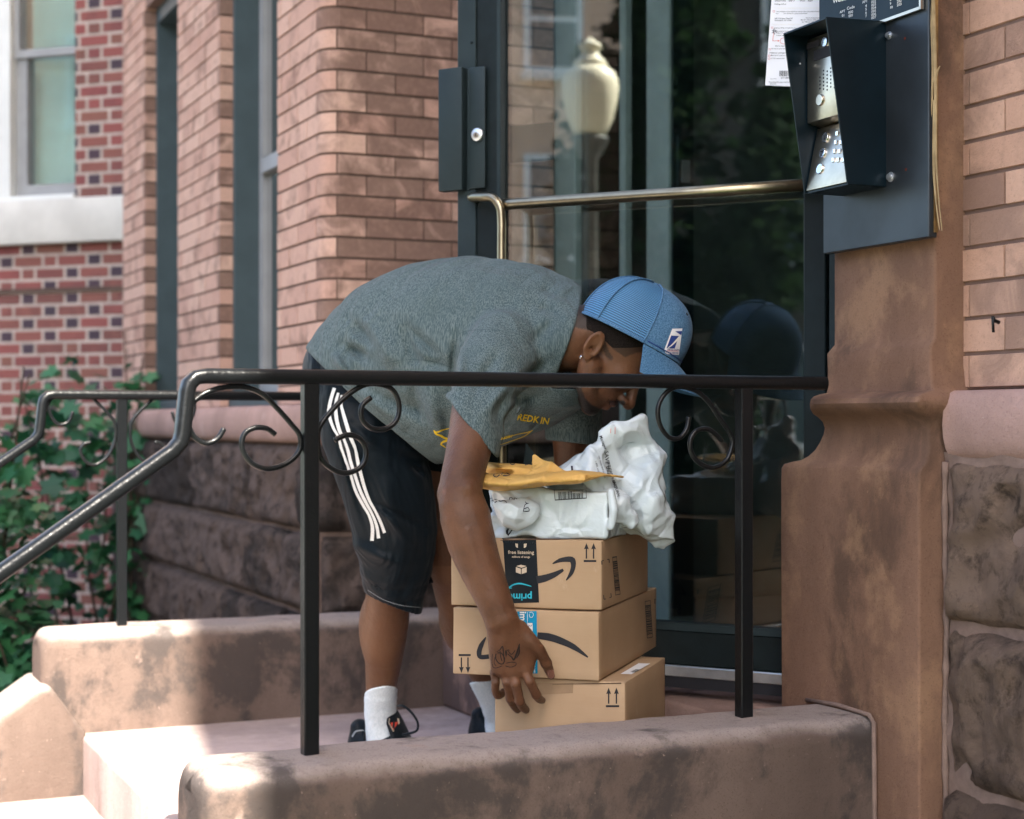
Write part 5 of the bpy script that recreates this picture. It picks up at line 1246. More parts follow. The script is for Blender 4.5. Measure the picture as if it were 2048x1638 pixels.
# head frame
hF = Vector((.56, .03, -.83)).normalized(); hL = Vector((0, -1, 0)); hU = hL.cross(hF)
if hU.z < 0: hU = -hU
hU.normalize(); hL = (hL-hF*hL.dot(hF)).normalized(); HS = 1.09
HC = W(1188, 700, 3.62)+Vector((0, .085, 0))
def hp(f, u, l=0): return HC+hF*(f*HS)+hU*(u*HS)+hL*(l*HS)
def hq(f, u, l=0): return hp(f+.010, u+.036, l)      # face features
HA = [tuple(hF), tuple(hU), tuple(hL)]
def head_sdf(P):
    s = HS
    d = ellip(P, hp(-.007, .070), (.086*s, .080*s, .077*s), HA)
    d = smin(d, ellip(P, hq(.040, -.012), (.058*s, .076*s, .060*s), HA), .03)
    for sg in (1, -1):
        d = smin(d, sweep(P, [hp(.020, -.024, .058*sg), hp(.048, -.050, .054*sg), hq(.055, -.092, .038*sg), hq(.078, -.102, .015*sg)], [.024*s, .023*s, .021*s, .018*s]), .02)
        d = smin(d, ellip(P, hq(.060, -.018, .041*sg), (.024*s, .020*s, .020*s), HA), .015)
    d = smin(d, ellip(P, hq(.058, -.070, 0), (.040*s, .030*s, .040*s), HA), .02)
    d = smin(d, ball(P, hq(.084, -.100, 0), .0165*s), .014)
    d = smin(d, ellip(P, hq(.082, -.056, 0), (.021*s, .026*s, .029*s), HA), .012)
    d = smin(d, sweep(P, [hq(.084, .022, .026), hq(.094, .026, 0), hq(.084, .022, -.026)], [.010*s]*3), .012)
    for sg in (1, -1):
        d = smax(d, -ellip(P, hq(.096, .003, .032*sg), (.015*s, .011*s, .017*s), HA), .012)
        d = smin(d, ball(P, hq(.079, .003, .031*sg), .0125*s), .002)
        d = smin(d, ellip(P, hq(.082, .0105, .031*sg), (.0115*s, .0045*s, .015*s), HA), .003)
        d = smin(d, ellip(P, hq(.081, -.006, .031*sg), (.0105*s, .0035*s, .014*s), HA), .003)
    d = smin(d, sweep(P, [hq(.088, .012), hq(.105, -.010), hq(.119, -.030)], [.0095*s, .0095*s, .0125*s]), .009)
    d = smin(d, ball(P, hq(.121, -.034), .0130*s), .006)
    for sg in (1, -1):
        d = smin(d, ellip(P, hq(.108, -.039, .0145*sg), (.013*s, .0090*s, .0090*s), HA), .006)
        d = smax(d, -ellip(P, hq(.113, -.0475, .0075*sg), (.0055*s, .005*s, .0038*s), HA), .002)
    d = smin(d, sweep(P, [hq(.086, -.064, .024), hq(.1035, -.0605, .008), hq(.1035, -.0605, -.008), hq(.086, -.064, -.024)], [.0035*s, .0070*s, .0070*s, .0035*s]), .004)
    d = smin(d, sweep(P, [hq(.086, -.067, .022), hq(.1005, -.0745, .007), hq(.1005, -.0745, -.007), hq(.086, -.067, -.022)], [.0035*s, .0080*s, .0080*s, .0035*s]), .004)
    d = smax(d, -sweep(P, [hq(.088, -.0655, .028), hq(.1095, -.0672, 0), hq(.088, -.0655, -.028)], [.0017*s]*3), .0015)
    d = smin(d, ellip(P, hp(-.050, .001), (.040*s, .040*s, .050*s), HA), .03)
    # ears
    for sg in (1, -1):
        ec = hp(-.010, .002, .0795*sg); q = (P-nv(ec))@np.array(HA, f32).T; se_ = s*.88; q = q/se_; a_ = -.385
        x = q[:, 0]*math.cos(a_)-q[:, 1]*math.sin(a_); y = q[:, 0]*math.sin(a_)+q[:, 1]*math.cos(a_); zl = q[:, 2]*sg-.0055+.30*x
        rr = np.sqrt((x/.0185)**2+((y-.002)/.0335)**2); e = np.maximum((rr-1)*.0185, np.abs(zl)-.0048)
        rim = np.sqrt(((rr-.88)*.019)**2+(zl-.0045)**2)-.0042; rim = np.where(y < -.02, 1, rim)
        inner = np.sqrt(((np.sqrt(((x+.001)/.0105)**2+((y+.001)/.017)**2)-1)*.0105)**2+(zl-.003)**2)-.0030
        bowl = np.sqrt(((x-.003)/.0085)**2+((y+.006)/.010)**2+((zl-.006)/.008)**2)-1; e = smin(e, rim, .003); e = smin(e, np.where(x < .006, inner, 1), .002); e = smax(e, -bowl*.006, .002)
        tr = np.sqrt((x-.0125)**2+(y+.006)**2+(zl-.003)**2)-.0048; e = smin(e, tr, .003)
        lob = np.sqrt(((x-.004)/.0085)**2+((y+.030)/.0085)**2+(zl/.0045)**2)-1; e = smin(e, lob*.0055, .004)
        d = smin(d, e*se_, .004)
    return d
# arm chain
def ppl(L): return [W(*q) for q in L]
rsh = W(990, 722, 3.66); 
ARM = ppl([(985, 730, 3.63), (958, 800, 3.57), (944, 870, 3.50), (930, 930, 3.45), (921, 985, 3.42), (931, 1035, 3.41), (943, 1085, 3.405), (963, 1140, 3.40), (984, 1190, 3.39), (1003, 1240, 3.385)])
def px2m(p, D): return p*D/F
ARa = [.060, px2m(52, 3.57), px2m(47, 3.5), px2m(43.5, 3.45), px2m(43, 3.42), px2m(51, 3.41), px2m(49, 3.4), px2m(43, 3.4), px2m(37, 3.39), px2m(33, 3.385)]
ARb = [.062, .056, .050, .046, .043, .047, .046, .040, .032, .024]
ARn = (1, .1, .1)
LSH = W(1128, 730, 3.98)
LARM = ppl([(1128, 740, 3.98), (1142, 830, 4.02), (1143, 925, 4.04), (1160, 1010, 4.02), (1205, 1130, 4.00), (1240, 1190, 3.99)])
HD = 3.415
def hw(x, y, D=HD): return W(960+.1343*x, 1220+.1343*y, D)
def fz(L): return [hw(*q) for q in L]
def hand_sdf(P):
    m = .001
    pal = sweep(P, [W(1003, 1238, 3.385), W(1011, 1270, 3.395), W(1018, 1300, 3.405), W(1024, 1336, 3.415)], [.0335, .038, .0425, .0445], [.023, .021, .0185, .0155], (1, 0, 0), .01)
    d = pal
    # metacarpal ridges and knuckles
    kn = [((215, 930), 3.432, .0095), ((352, 925), 3.420, .0108), ((500, 945), 3.413, .0115), ((670, 900), 3.413, .0118)]
    for (k, D, r) in kn:
        d = smin(d, ball(P, hw(k[0], k[1], D), r*1.0), .010)
        d = smin(d, sweep(P, [W(1006, 1262, 3.385), hw(k[0], k[1]-40, D-.004)], [.004, .0055]), .010)
    fing = [
        [(225, 940, 3.435), (232, 1080, 3.432), (228, 1190, 3.440), (262, 1268, 3.452), (318, 1262, 3.468), (338, 1205, 3.478)],
        [(360, 935, 3.424), (395, 1075, 3.416), (432, 1230, 3.428), (448, 1320, 3.436), (505, 1430, 3.462), (560, 1495, 3.484)],
        [(505, 955, 3.418), (535, 1095, 3.408), (572, 1250, 3.418), (592, 1360, 3.426), (640, 1450, 3.455), (688, 1490, 3.480)],
        [(675, 915, 3.416), (740, 1060, 3.406), (800, 1180, 3.416), (838, 1262, 3.426), (882, 1325, 3.452), (928, 1345, 3.476)]]
    rad = [(.0098, .0086, .0086, .0084, .0078, .0066), (.0108, .0094, .0092, .0092, .0084, .0072), (.0112, .0102, .0100, .0100, .0094, .0080), (.0115, .0106, .0100, .0098, .0090, .0078)]
    for L, r in zip(fing, rad):
        e = sweep(P, fz(L), list(r), k=.004)
        pip = L[1]; e = smin(e, ball(P, hw(pip[0], pip[1], pip[2]-.002), r[1]*.98), .004)
        dip = L[3]; e = smin(e, ball(P, hw(dip[0], dip[1], dip[2]-.001), r[3]*1.0), .004)
        d = smin(d, e, .0055)
    th = fz([(600, 260, 3.402), (740, 440, 3.398), (868, 575, 3.402), (940, 690, 3.412), (990, 800, 3.424), (1030, 900, 3.440), (1062, 985, 3.452)])
    e = sweep(P, th, [.015, .0150, .0128, .0112, .0112, .0102, .0078], k=.006); e = smin(e, ball(P, hw(985, 790, 3.421), .0118), .005)
    d = smin(d, e, .014)
    web = sweep(P, fz([(640, 420, 3.41), (740, 700, 3.42), (720, 880, 3.425)]), [.017, .0125, .010]); d = smin(d, web, .012)
    # thumb nail bed dip
    return d
def lhand_sdf(P):
    c = W(1250, 1205, 3.985); d = ellip(P, c, (.040, .018, .045))
    for k in range(4):
        b = c+Vector((-.028+.019*k, -.004, -.03)); d = smin(d, sweep(P, [b, b+Vector((.004, -.010, -.04)), b+Vector((.004, -.030, -.065))], [.010, .009, .007]), .006)
    return smin(d, sweep(P, [c+Vector((.03, -.01, .02)), c+Vector((.055, -.02, -.012)), c+Vector((.058, -.028, -.035))], [.013, .011, .009]), .008)
RH = W(740, 800, 4.15); LH = W(815, 790, 4.34)
RL = ppl([(735, 800, 4.15), (755, 960, 4.15), (775, 1120, 4.17), (776, 1185, 4.21), (772, 1240, 4.27), (768, 1310, 4.32), (762, 1375, 4.37), (762, 1430, 4.40), (764, 1470, 4.42)])
RLr = [.095, .078, .056, .056, .060, .050, .040, .036, .036]
LL = ppl([(820, 800, 4.32), (850, 960, 4.30), (893, 1110, 4.30), (905, 1160, 4.34), (925, 1240, 4.42), (955, 1320, 4.50), (985, 1390, 4.56), (998, 1430, 4.59)])
LLr = [.10, .085, .060, .055, .055, .042, .031, .029]
TOR = ppl([(745, 800, 4.22), (800, 735, 4.13), (880, 690, 4.02), (960, 665, 3.93), (1040, 668, 3.86), (1100, 680, 3.82)])
neckb = W(1105, 690, 3.80)
def foot(P, a, dirv):
    return sweep(P, [a, a+dirv*.06-Vector((0, 0, .045)), a+dirv*.17-Vector((0, 0, .085))], [.032, .032, .024], [.030, .034, .030], (0, 0, 1), .02)
BF = Vector((.86, -.51, 0)).normalized()
def body_sdf(P):
    out = np.full(len(P), 1.0, f32)
    def part(fn, c, r):      # evaluate only near the part
        nonlocal out
        m = np.linalg.norm(P-nv(c), axis=1) < r
        if m.any(): return m, fn(P[m])
        return None
    tor = sweep(P, TOR, [.115, .12, .12, .125, .105, .068], [.14, .125, .135, .155, .14, .085], [(-.5, 0, .85)]+[(-.3, 0, .95)]*2+[(0, 0, 1)]*3, .04)
    d = tor
    d = smin(d, sweep(P, [neckb, W(1125, 690, 3.76), hp(-.046, -.030)], [.066, .060, .060]), .03)
    d = smin(d, sweep(P, [W(1105, 660, 3.83), hp(-.070, -.010)], [.046, .048]), .03)
    d = smin(d, sweep(P, RL, RLr, k=.02), .04); d = smin(d, sweep(P, LL, LLr, k=.02), .04)
    # calves and knees
    d = smin(d, ellip(P, W(760, 1250, 4.30), (.052, .05, .10)), .03); d = smin(d, ellip(P, W(915, 1230, 4.45), (.048, .05, .09)), .03)
    d = smin(d, foot(P, RL[-1], BF), .02); d = smin(d, foot(P, LL[-1], BF), .02)
    d = smin(d, sweep(P, [W(1070, 690, 3.80)]+[W(1030, 712, 3.72)], [.06, .06]), .05)
    a = sweep(P, ARM, ARa, ARb, ARn, .02)
    a = smin(a, ball(P, W(893, 990, 3.435), .014), .025)      # elbow point
    a = smin(a, ball(P, W(935, 975, 3.385), .010), .02)
    d = smin(d, a, .03)
    d = smin(d, sweep(P, LARM, [.058, .050, .042, .044, .036, .027], k=.02), .03)
    m = np.linalg.norm(P-nv(W(1035, 1325, 3.43)), axis=1) < .16
    if m.any(): d[m] = smin(d[m], hand_sdf(P[m]), .008)
    m = np.linalg.norm(P-nv(W(1250, 1215, 3.98)), axis=1) < .16
    if m.any(): d[m] = smin(d[m], lhand_sdf(P[m]), .008)
    m = np.linalg.norm(P-nv(hp(.02, 0)), axis=1) < .24
    if m.any(): d[m] = smin(d[m], head_sdf(P[m]), .020)
    # veins and tendons on the forearm
    m = (np.abs(P[:, 0]) < .25) & (P[:, 1] < 3.5) & (P[:, 2] < .82)
    if m.any():
        Q = P[m]; e = d[m]
        e -= .0010*seg_g(Q, W(965, 1130, 3.36), W(1003, 1215, 3.36), .004)+.0010*seg_g(Q, W(1003, 1215, 3.36), W(1020, 1245, 3.36), .004)+.002*seg_g(Q, W(935, 1060, 3.36), W(968, 1170, 3.36), .005)
        e += .0008*seg_g(Q, W(925, 1010, 3.37), W(975, 1150, 3.365), .012); e -= .0006*seg_g(Q, W(955, 1030, 3.36), W(975, 1120, 3.365), .010)
        for b in ((1000, 1345), (1030, 1345), (1052, 1335)): e -= .0016*seg_g(Q, W(1010, 1265, 3.37), W(b[0], b[1], 3.395), .0035)
        d[m] = e
    return d
V, Q = mesh_sdf(body_sdf, (-.56, 3.33, -.02), (.48, 4.75, 1.36), .0034)
V = relax(V, Q, 1, .35)
# colour masks: r = beard / stubble / short hair, g = pale (nail, lips, scar), b = warm lighter skin
q = (V-np.array(HC))@np.array([tuple(hF), tuple(hU), tuple(hL)]).T/HS
nearhead = np.linalg.norm(q, axis=1) < .20
def blob(c, r, p=2): return np.exp(-(((q-np.array(c))/np.array(r))**2).sum(1))
beard = np.zeros(len(V))
f_, u_, l_ = q[:, 0], q[:, 1], np.abs(q[:, 2])
f2, u2 = f_-.010, u_-.036
PX = V[:, 0]/V[:, 1]*F+1024; PY = HY-(V[:, 2]-CZ)/V[:, 1]*F
def near_line(L, r):
    best = np.full(len(V), 1e9)
    for (ax, ay), (bx, by) in zip(L[:-1], L[1:]):
        L2 = (bx-ax)**2+(by-ay)**2; t = np.clip(((PX-ax)*(bx-ax)+(PY-ay)*(by-ay))/L2, 0, 1); best = np.minimum(best, np.hypot(PX-ax-t*(bx-ax), PY-ay-t*(by-ay)))
    return np.clip(1.35-best/r, 0, 1)
beard = np.maximum(beard, .92*near_line([(1152, 775), (1160, 800), (1176, 818), (1200, 828)], 13))
beard = np.maximum(beard, .95*near_line([(1222, 806), (1246, 806)], 6))
beard = np.maximum(beard, .62*near_line([(1206, 684), (1214, 706), (1222, 716)], 9))
beard = np.maximum(beard, .50*near_line([(1186, 742), (1200, 736)], 8))
beard = np.maximum(beard, .40*near_line([(1180, 770), (1205, 800)], 14))
beard = np.maximum(beard, .95*np.exp(-((f2-.088)/.02)**2-((u2+.098)/.016)**2-(l_/.022)**2))
beard = np.maximum(beard, .85*np.exp(-((f2-.098)/.018)**2-((u2+.050)/.0075)**2-(l_/.026)**2))
hl_ = np.interp(PX, [1120, 1150, 1180, 1200, 1225, 1250, 1275], [650, 662, 668, 678, 704, 722, 712])
hairm = np.clip((hl_-PY)/13, 0, 1)*(u_ > -.06); beard = np.maximum(beard, hairm*.92)
beard *= nearhead
# keep the ear clean
ear = (np.abs(f_+.008) < .022) & (np.abs(u_) < .038) & (l_ > .070); beard[ear] *= .05
pale = np.zeros(len(V))
def near(c, r): return np.exp(-(np.linalg.norm(V-np.array(c), axis=1)/r)**2)
nd = V-np.array(hw(1055, 950, 3.437)); pale = np.maximum(pale, (np.abs(nd[:, 0]) < .0078)*(np.abs(nd[:, 2]) < .0098)*(V[:, 1] < 3.447)*1.0)
pale = np.maximum(pale, .5*near(W(886, 983, 3.39), .005))
pale = np.maximum(pale, .75*near(hw(590, 1090, 3.40), .004)*0)
lips = nearhead*np.exp(-((f2-.1)/.014)**2-((u2+.067)/.011)**2-(l_/.022)**2); pale = np.maximum(pale, .35*lips)
warm = .6*np.clip(sn(V, 3, 4, 2), 0, 1); warm = np.maximum(warm, .9*ear)
shin = (V[:, 2] < .55) & (V[:, 1] > 4.0); warm[shin] = 1.0
body = obj('body', V, Q, M['skin'], person, smooth=True, attr={'mask': np.stack([beard, pale, warm], 1)})
TB = Target(body)
put('tattoo', TB, *join2(*[ribbon([(960+.1343*x, 1220+.1343*y) for x, y in l], w_, 3) for l, w_ in [
    ([(250, 620), (300, 590), (335, 540), (350, 640), (360, 760)], [1, 2.5, 1.5]), ([(240, 650), (235, 720), (280, 790), (345, 800), (365, 720), (320, 640), (260, 640)], 2.2),
    ([(185, 650), (180, 780), (200, 850), (250, 860), (330, 830)], 1.4), ([(380, 600), (390, 700), (400, 600), (440, 600)], 1.8), ([(410, 650), (470, 700), (500, 740), (530, 690), (560, 600), (588, 500)], [1.5, 3, 4, 2]),
    ([(540, 720), (580, 640), (590, 520)], [1, 3, 1]), ([(420, 610), (470, 660), (520, 600)], 1.6), ([(380, 830), (450, 850), (520, 830), (540, 790), (470, 775), (390, 790)], 1.4), ([(300, 610), (310, 700), (330, 760)], 1.6), ([(225, 700), (210, 780), (240, 830)], 1.2)]]), plain('tattoo_ink', (.022, .017, .016), .5, 0, .1, 60, 0), body, .0005)

# ------------------------------------------------------------------ shirt
SEC = [((616, 698), (842, 899), 4.21, .175), ((648, 645), (880, 907), 4.17, .180), ((702, 585), (928, 906), 4.11, .185), ((790, 541), (968, 903), 4.03, .195), ((900, 518), (1004, 894), 3.95, .205), ((1010, 525), (1055, 868), 3.88, .20), ((1085, 555), (1108, 832), 3.82, .165), ((1150, 600), (1128, 785), 3.755, .128)]
sp_, sa_, sb_, sn_ = [], [], [], []
for (t_, b_, D, hb) in SEC:
    a = W(*t_, D); b = W(*b_, D); sp_.append((a+b)/2); sa_.append((a-b).length/2); sb_.append(hb); sn_.append(tuple((a-b).normalized()))
SLV = ppl([(1010, 700, 3.70), (985, 745, 3.62), (962, 800, 3.565), (945, 850, 3.525), (935, 905, 3.49)])
SLr = [.090, px2m(76, 3.62), px2m(70, 3.57), px2m(66, 3.53), px2m(63, 3.49)]; SLb = [.09, .078, .070, .065, .062]
cutA, cutB = W(893, 797, 3.53), W(992, 914, 3.51); cdir = (cutB-cutA).normalized(); cn = Vector((0, 1, 0)).cross(cdir).normalized()
if cn.z > 0: cn = -cn
LS = ppl([(1120, 735, 3.96), (1140, 800, 4.01), (1146, 850, 4.03), (1148, 900, 4.03)]); LSr = [.085, .078, .070, .068]
folds = [   # (pixel a, pixel b, width m, amp m) valley if amp < 0
    ((912, 668), (900, 780), .008, -.007), ((925, 700), (915, 790), .010, .005), ((940, 800), (1000, 700), .012, -.004), ((960, 840), (1040, 740), .012, .005), ((985, 880), (1050, 790), .010, -.006),
    ((700, 640), (760, 700), .014, -.009), ((730, 650), (800, 740), .016, .008), ((815, 650), (880, 720), .010, -.007), ((800, 640), (840, 740), .014, -.007), ((690, 690), (740, 720), .012, -.009), ((660, 700), (700, 760), .012, .007),
    ((840, 720), (905, 740), .014, -.006), ((1080, 572), (1125, 604), .009, -.0035), ((1090, 590), (1145, 612), .009, .003), ((1075, 610), (1120, 632), .009, -.0035), ((1060, 690), (1110, 640), .012, -.004), ((1040, 760), (1100, 720), .010, -.005), ((1020, 800), (1085, 790), .012, -.006),
    ((1060, 780), (1020, 850), .014, .006), ((1005, 790), (985, 870), .010, -.006), ((760, 790), (860, 830), .016, -.006), ((700, 770), (800, 850), .016, .006), ((860, 740), (870, 860), .02, .006), ((820, 760), (850, 860), .014, -.006), ((890, 810), (900, 890), .014, -.005)]
def fdir(a, b): return
def surf_y(px, py): return 3.6
_SD0 = None
def shirt_base(P):
    d = sweep(P, sp_, sa_, sb_, sn_, .03)
    d = smax(d, -((P-nv(W(*SEC[0][0], 4.21)))@nv(sem)), .006)
    # flat-ish neck end
    return d
a0_ = W(*SEC[0][0], 4.21); b0_ = W(*SEC[0][1], 4.21); ee = (a0_-b0_).normalized(); sem = ee.cross(Vector((0, 1, 0))).normalized()
if sem.x < 0: sem = -sem
coldir = Vector((.93, .06, -.33)).normalized()
def shirt_sdf(P):
    d = shirt_base(P)
    # collar
    col = sweep(P, [W(1095, 688, 3.80), W(1150, 684, 3.715)], [.100, .088], [.112, .098], (0, 0, 1)); d = smin(d, col, .02)
    cp = (P-nv(W(1134, 678, 3.70)))@nv(coldir); d = np.where(P[:, 2] > CZ+(HY-775)/F*3.7, smax(d, cp-.004, .006), d)
    # right sleeve with a hollow end
    s = sweep(P, SLV, SLr, SLb, (1, .1, .1), .03); cutd = (P-nv(cutA))@nv(cn)
    d2 = smin(d, s, .035)
    # only the sleeve is cut by its hem plane
    inner = sweep(P, [SLV[2], SLV[3], SLV[4], SLV[4]+(SLV[4]-SLV[3])], [r-.0095 for r in SLr[2:]]+[SLr[4]-.0095], [r-.0095 for r in SLb[2:]]+[.0525], (1, .1, .1))
    s_cut = smax(s, cutd, .004); s_cut = smax(s_cut, -np.maximum(inner, -(cutd+.022)), .003)
    d = smin(d, s_cut, .018)
    d = smax(d, np.where(np.linalg.norm(P-nv(SLV[4]), axis=1) < .075, np.where(P[:, 1] < 3.56, cutd, -1), -1), .002)
    ls = sweep(P, LS, LSr, k=.02); lc = -(P-nv(W(1146, 885, 4.03)))@nv(Vector((.1, 0, 1)).normalized()); ls = smax(ls, lc, .004); d = smin(d, ls, .03)
    # folds in image-plane terms, on the near side only
    x = P[:, 0]/P[:, 1]*F+1024; y = HY-(P[:, 2]-CZ)/P[:, 1]*F
    dd = np.zeros(len(P), f32)
    for (a, b, w_, am) in folds:
        ax, ay = a; bx, by = b; L2 = (bx-ax)**2+(by-ay)**2; t = np.clip(((x-ax)*(bx-ax)+(y-ay)*(by-ay))/L2, 0, 1); r2 = ((x-ax-t*(bx-ax))**2+(y-ay-t*(by-ay))**2)*(3.7/F)**2
        dd += 2.9*am*np.exp(-r2/(1.0*w_)**2)*(np.sin(np.pi*np.clip(t, .08, .92)))
    dd *= np.clip((4.15-P[:, 1])/.15, 0, 1)*np.clip((np.linalg.norm(P-nv(SLV[4]), axis=1)-.07)/.06, .12, 1)
    return d-dd-sn(P, 1.2, 2, 3)*.0034
V, Q = mesh_sdf(shirt_sdf, (-.62, 3.38, .68), (.24, 4.50, 1.38), .0042, slack=2.0)
V = relax(V, Q, 1, .4)
shirt = obj('shirt', V, Q, M['shirt'], person, smooth=True)
TS = Target(shirt)
# collar band, seams and print
put('collar_seam', TS, *ribbon([(1138, 630), (1128, 655), (1120, 684), (1112, 712), (1107, 732)], 1.3, 4), M['collar'], shirt, .0008)
seam = [[(912, 700), (916, 672), (935, 662), (980, 660), (1035, 668), (1060, 690), (1078, 725), (1100, 740)], [(758, 728), (810, 720), (860, 722), (905, 735)]]
put('seam', TS, *join2(*[ribbon(l, 1.1, 4) for l in seam]), M['collar'], shirt, .0006)
hem1 = [(896, 800), (915, 806), (935, 822), (955, 850), (975, 880), (990, 908)]
put('seam', TS, *join2(ribbon([(905, 790), (922, 797), (942, 812), (962, 838), (982, 868), (996, 892)], 1.0, 4), ribbon([(650, 756), (690, 772), (740, 808), (790, 850), (838, 880)], 1.0, 4)), M['collar'], shirt, .0006)
def zf(L): return [(860+.1465*x, 820+.1465*y) for x, y in L]
put('shirt_text', TS, *txt('REDK', (1033, 839), 18.5, (.93, .14), (.28, -.98), .02, True), M['yellow'], shirt, .0009)
put('shirt_text', TS, *txt('IN', (1079, 846), 18.5, (.93, .14), (.28, -.98), .02, True), M['yellow'], shirt, .0009)
put('shirt_text', TS, *txt('NFTRY', (1001, 880), 8, (.95, -.25), (.25, -.95), .015, True), M['yellow'], shirt, .0009)
put('shirt_emblem', TS, *join2(ribbon(zf([(52, 272), (90, 300), (160, 275), (230, 255), (290, 250), (350, 262)]), [1, 3, 2.5, 1.5, 1.5, 1.5]), ribbon(zf([(52, 272), (80, 320), (150, 350), (215, 385), (260, 385), (315, 370)]), [1, 3.5, 4, 4, 3.5, 1.5]), ribbon(zf([(280, 385), (235, 415), (180, 430), (150, 465), (190, 485)]), [2, 4, 4, 3, 1]), ribbon(zf([(150, 465), (200, 500), (250, 518), (275, 512)]), [2, 1.5, 1.5, 1]), ribbon(zf([(290, 300), (340, 300)]), 2), ribbon(zf([(310, 325), (345, 322)]), 2.4)), M['yellow'], shirt, .0009)
put('shirt_border', TS, *join2(ribbon(zf([(960, 400), (1020, 385), (1100, 355), (1200, 325), (1330, 300), (1400, 275)]), 1.4), ribbon(zf([(960, 470), (1050, 440), (1180, 395), (1290, 350), (1380, 285)]), 1.4)), M['yellow'], shirt, .0009)

# ------------------------------------------------------------------ shorts
RS = ppl([(712, 745, 4.17), (742, 860, 4.13), (772, 960, 4.13), (790, 1060, 4.15), (792, 1130, 4.17), (789, 1180, 4.19), (787, 1230, 4.20)])
RSa = [px2m(q_, 4.15) for q_ in (96, 100, 92, 84, 74, 62, 56)]
LSs = ppl([(830, 800, 4.30), (845, 930, 4.32), (858, 1040, 4.33), (872, 1110, 4.34), (878, 1170, 4.35)])
LSa = [px2m(q_, 4.32) for q_ in (95, 80, 66, 52, 40)]
hcutA, hcutB = W(732, 1190, 4.15), W(840, 1229, 4.20); hn = Vector((0, 1, 0)).cross((hcutB-hcutA).normalized()); hn = hn if hn.z < 0 else -hn
sfold = [((700, 1120), (800, 1170), .010, -.005), ((690, 1080), (830, 1150), .014, .005), ((740, 1000), (850, 1060), .010, -.005), ((720, 980), (840, 1100), .014, .005), ((735, 1160), (780, 1180), .010, -.006), ((700, 850), (760, 900), .012, .005), ((780, 900), (850, 930), .012, -.005), ((815, 925), (850, 955), .007, -.006), ((660, 820), (740, 1080), .007, -.004), ((680, 800), (735, 1000), .012, .004), ((760, 940), (800, 1080), .02, .005), ((690, 1150), (730, 1200), .006, -.005)]
def shorts_sdf(P):
    d = sweep(P, RS, RSa, [a_*.95 for a_ in RSa], (1, 0, 0), .02)
    # hips / seat
    d = smin(d, sweep(P, [W(700, 740, 4.20), W(800, 790, 4.28)], [px2m(86, 4.2), px2m(100, 4.28)]), .05)
    l = sweep(P, LSs, LSa, [a_ for a_ in LSa], (1, 0, 0), .02); lc = -(P-nv(W(880, 1160, 4.35)))@nv(Vector((-.2, 0, 1)).normalized()); l = smax(l, lc, .004)
    c = (P-nv(hcutA))@nv(hn); d = np.where(P[:, 2] < .75, smax(d, c, .004), d); 
    inn = sweep(P, [RS[4], RS[5], RS[6], RS[6]+(RS[6]-RS[5])], [RSa[4]-.012, RSa[5]-.012, RSa[6]-.012, RSa[6]-.012]); d = smax(d, -np.maximum(inn, -(c+.035)), .003)
    d = smin(d, l, .02)
    d = smax(d, ((P-nv(W(617, 697, 4.2)))@nv(-sem))-.02 if False else (P-nv(W(617, 688, 4.2)))@nv(Vector((-.35, 0, 1)).normalized()), .01)
    x = P[:, 0]/P[:, 1]*F+1024; y = HY-(P[:, 2]-CZ)/P[:, 1]*F; dd = np.zeros(len(P), f32)
    for (a, b, w_, am) in sfold:
        ax, ay = a; bx, by = b; L2 = (bx-ax)**2+(by-ay)**2; t = np.clip(((x-ax)*(bx-ax)+(y-ay)*(by-ay))/L2, 0, 1); r2 = ((x-ax-t*(bx-ax))**2+(y-ay-t*(by-ay))**2)*(4.1/F)**2
        dd += am*np.exp(-r2/w_**2)*(np.sin(np.pi*np.clip(t, .08, .92)))
    dd *= np.clip((P[:, 2]-.56)/.03, .15, 1)
    return d-2.8*dd-sn(P, 1.3, 6, 3)*.005*np.clip((P[:, 2]-.56)/.05, .1, 1)
V, Q = mesh_sdf(shorts_sdf, (-.58, 3.92, .40), (-.02, 4.56, 1.16), .0046, slack=2.0)
V = relax(V, Q, 1, .4)
shorts = obj('shorts', V, Q, M['shorts'], person, smooth=True)
TH = Target(shorts)
def zs(L): return [(640+.3053*x, 740+.3053*y) for x, y in L]
wv = lambda L: zs(L)
put('stripe', TH, *ribbon(wv([(96, 118), (72, 200), (60, 280), (85, 370), (122, 440), (140, 510), (165, 580), (200, 680), (235, 790), (285, 885), (322, 950), (345, 1030), (342, 1118)]), [6.5, 6.5, 7, 5.5, 5.5, 6.5, 6, 6, 6, 5.5, 5, 6.5, 7], 4), M['stripe'], shorts, .0012)
put('stripe', TH, *ribbon(wv([(122, 150), (106, 215), (108, 300), (128, 390), (160, 455), (185, 525), (203, 600), (232, 690), (264, 785), (304, 870), (342, 940), (372, 1020), (385, 1102)]), [5, 6, 7, 7, 5, 6, 6.5, 6, 6, 6, 5, 6, 6.5], 4), M['stripe'], shorts, .0012)
put('stripe', TH, *ribbon(wv([(142, 165), (140, 225), (158, 300), (182, 380), (205, 450), (232, 520), (248, 600), (268, 680), (294, 775), (325, 855), (362, 920), (396, 990), (424, 1066)]), [4, 5, 6.5, 7, 6.5, 5, 6, 6, 6, 5.5, 5, 6, 6], 4), M['stripe'], shorts, .0012)
put('hem', TH, *ribbon([(736, 1180), (765, 1198), (800, 1210), (841, 1215)], 1.2, 4), M['shoe_grey'], shorts, .0006)

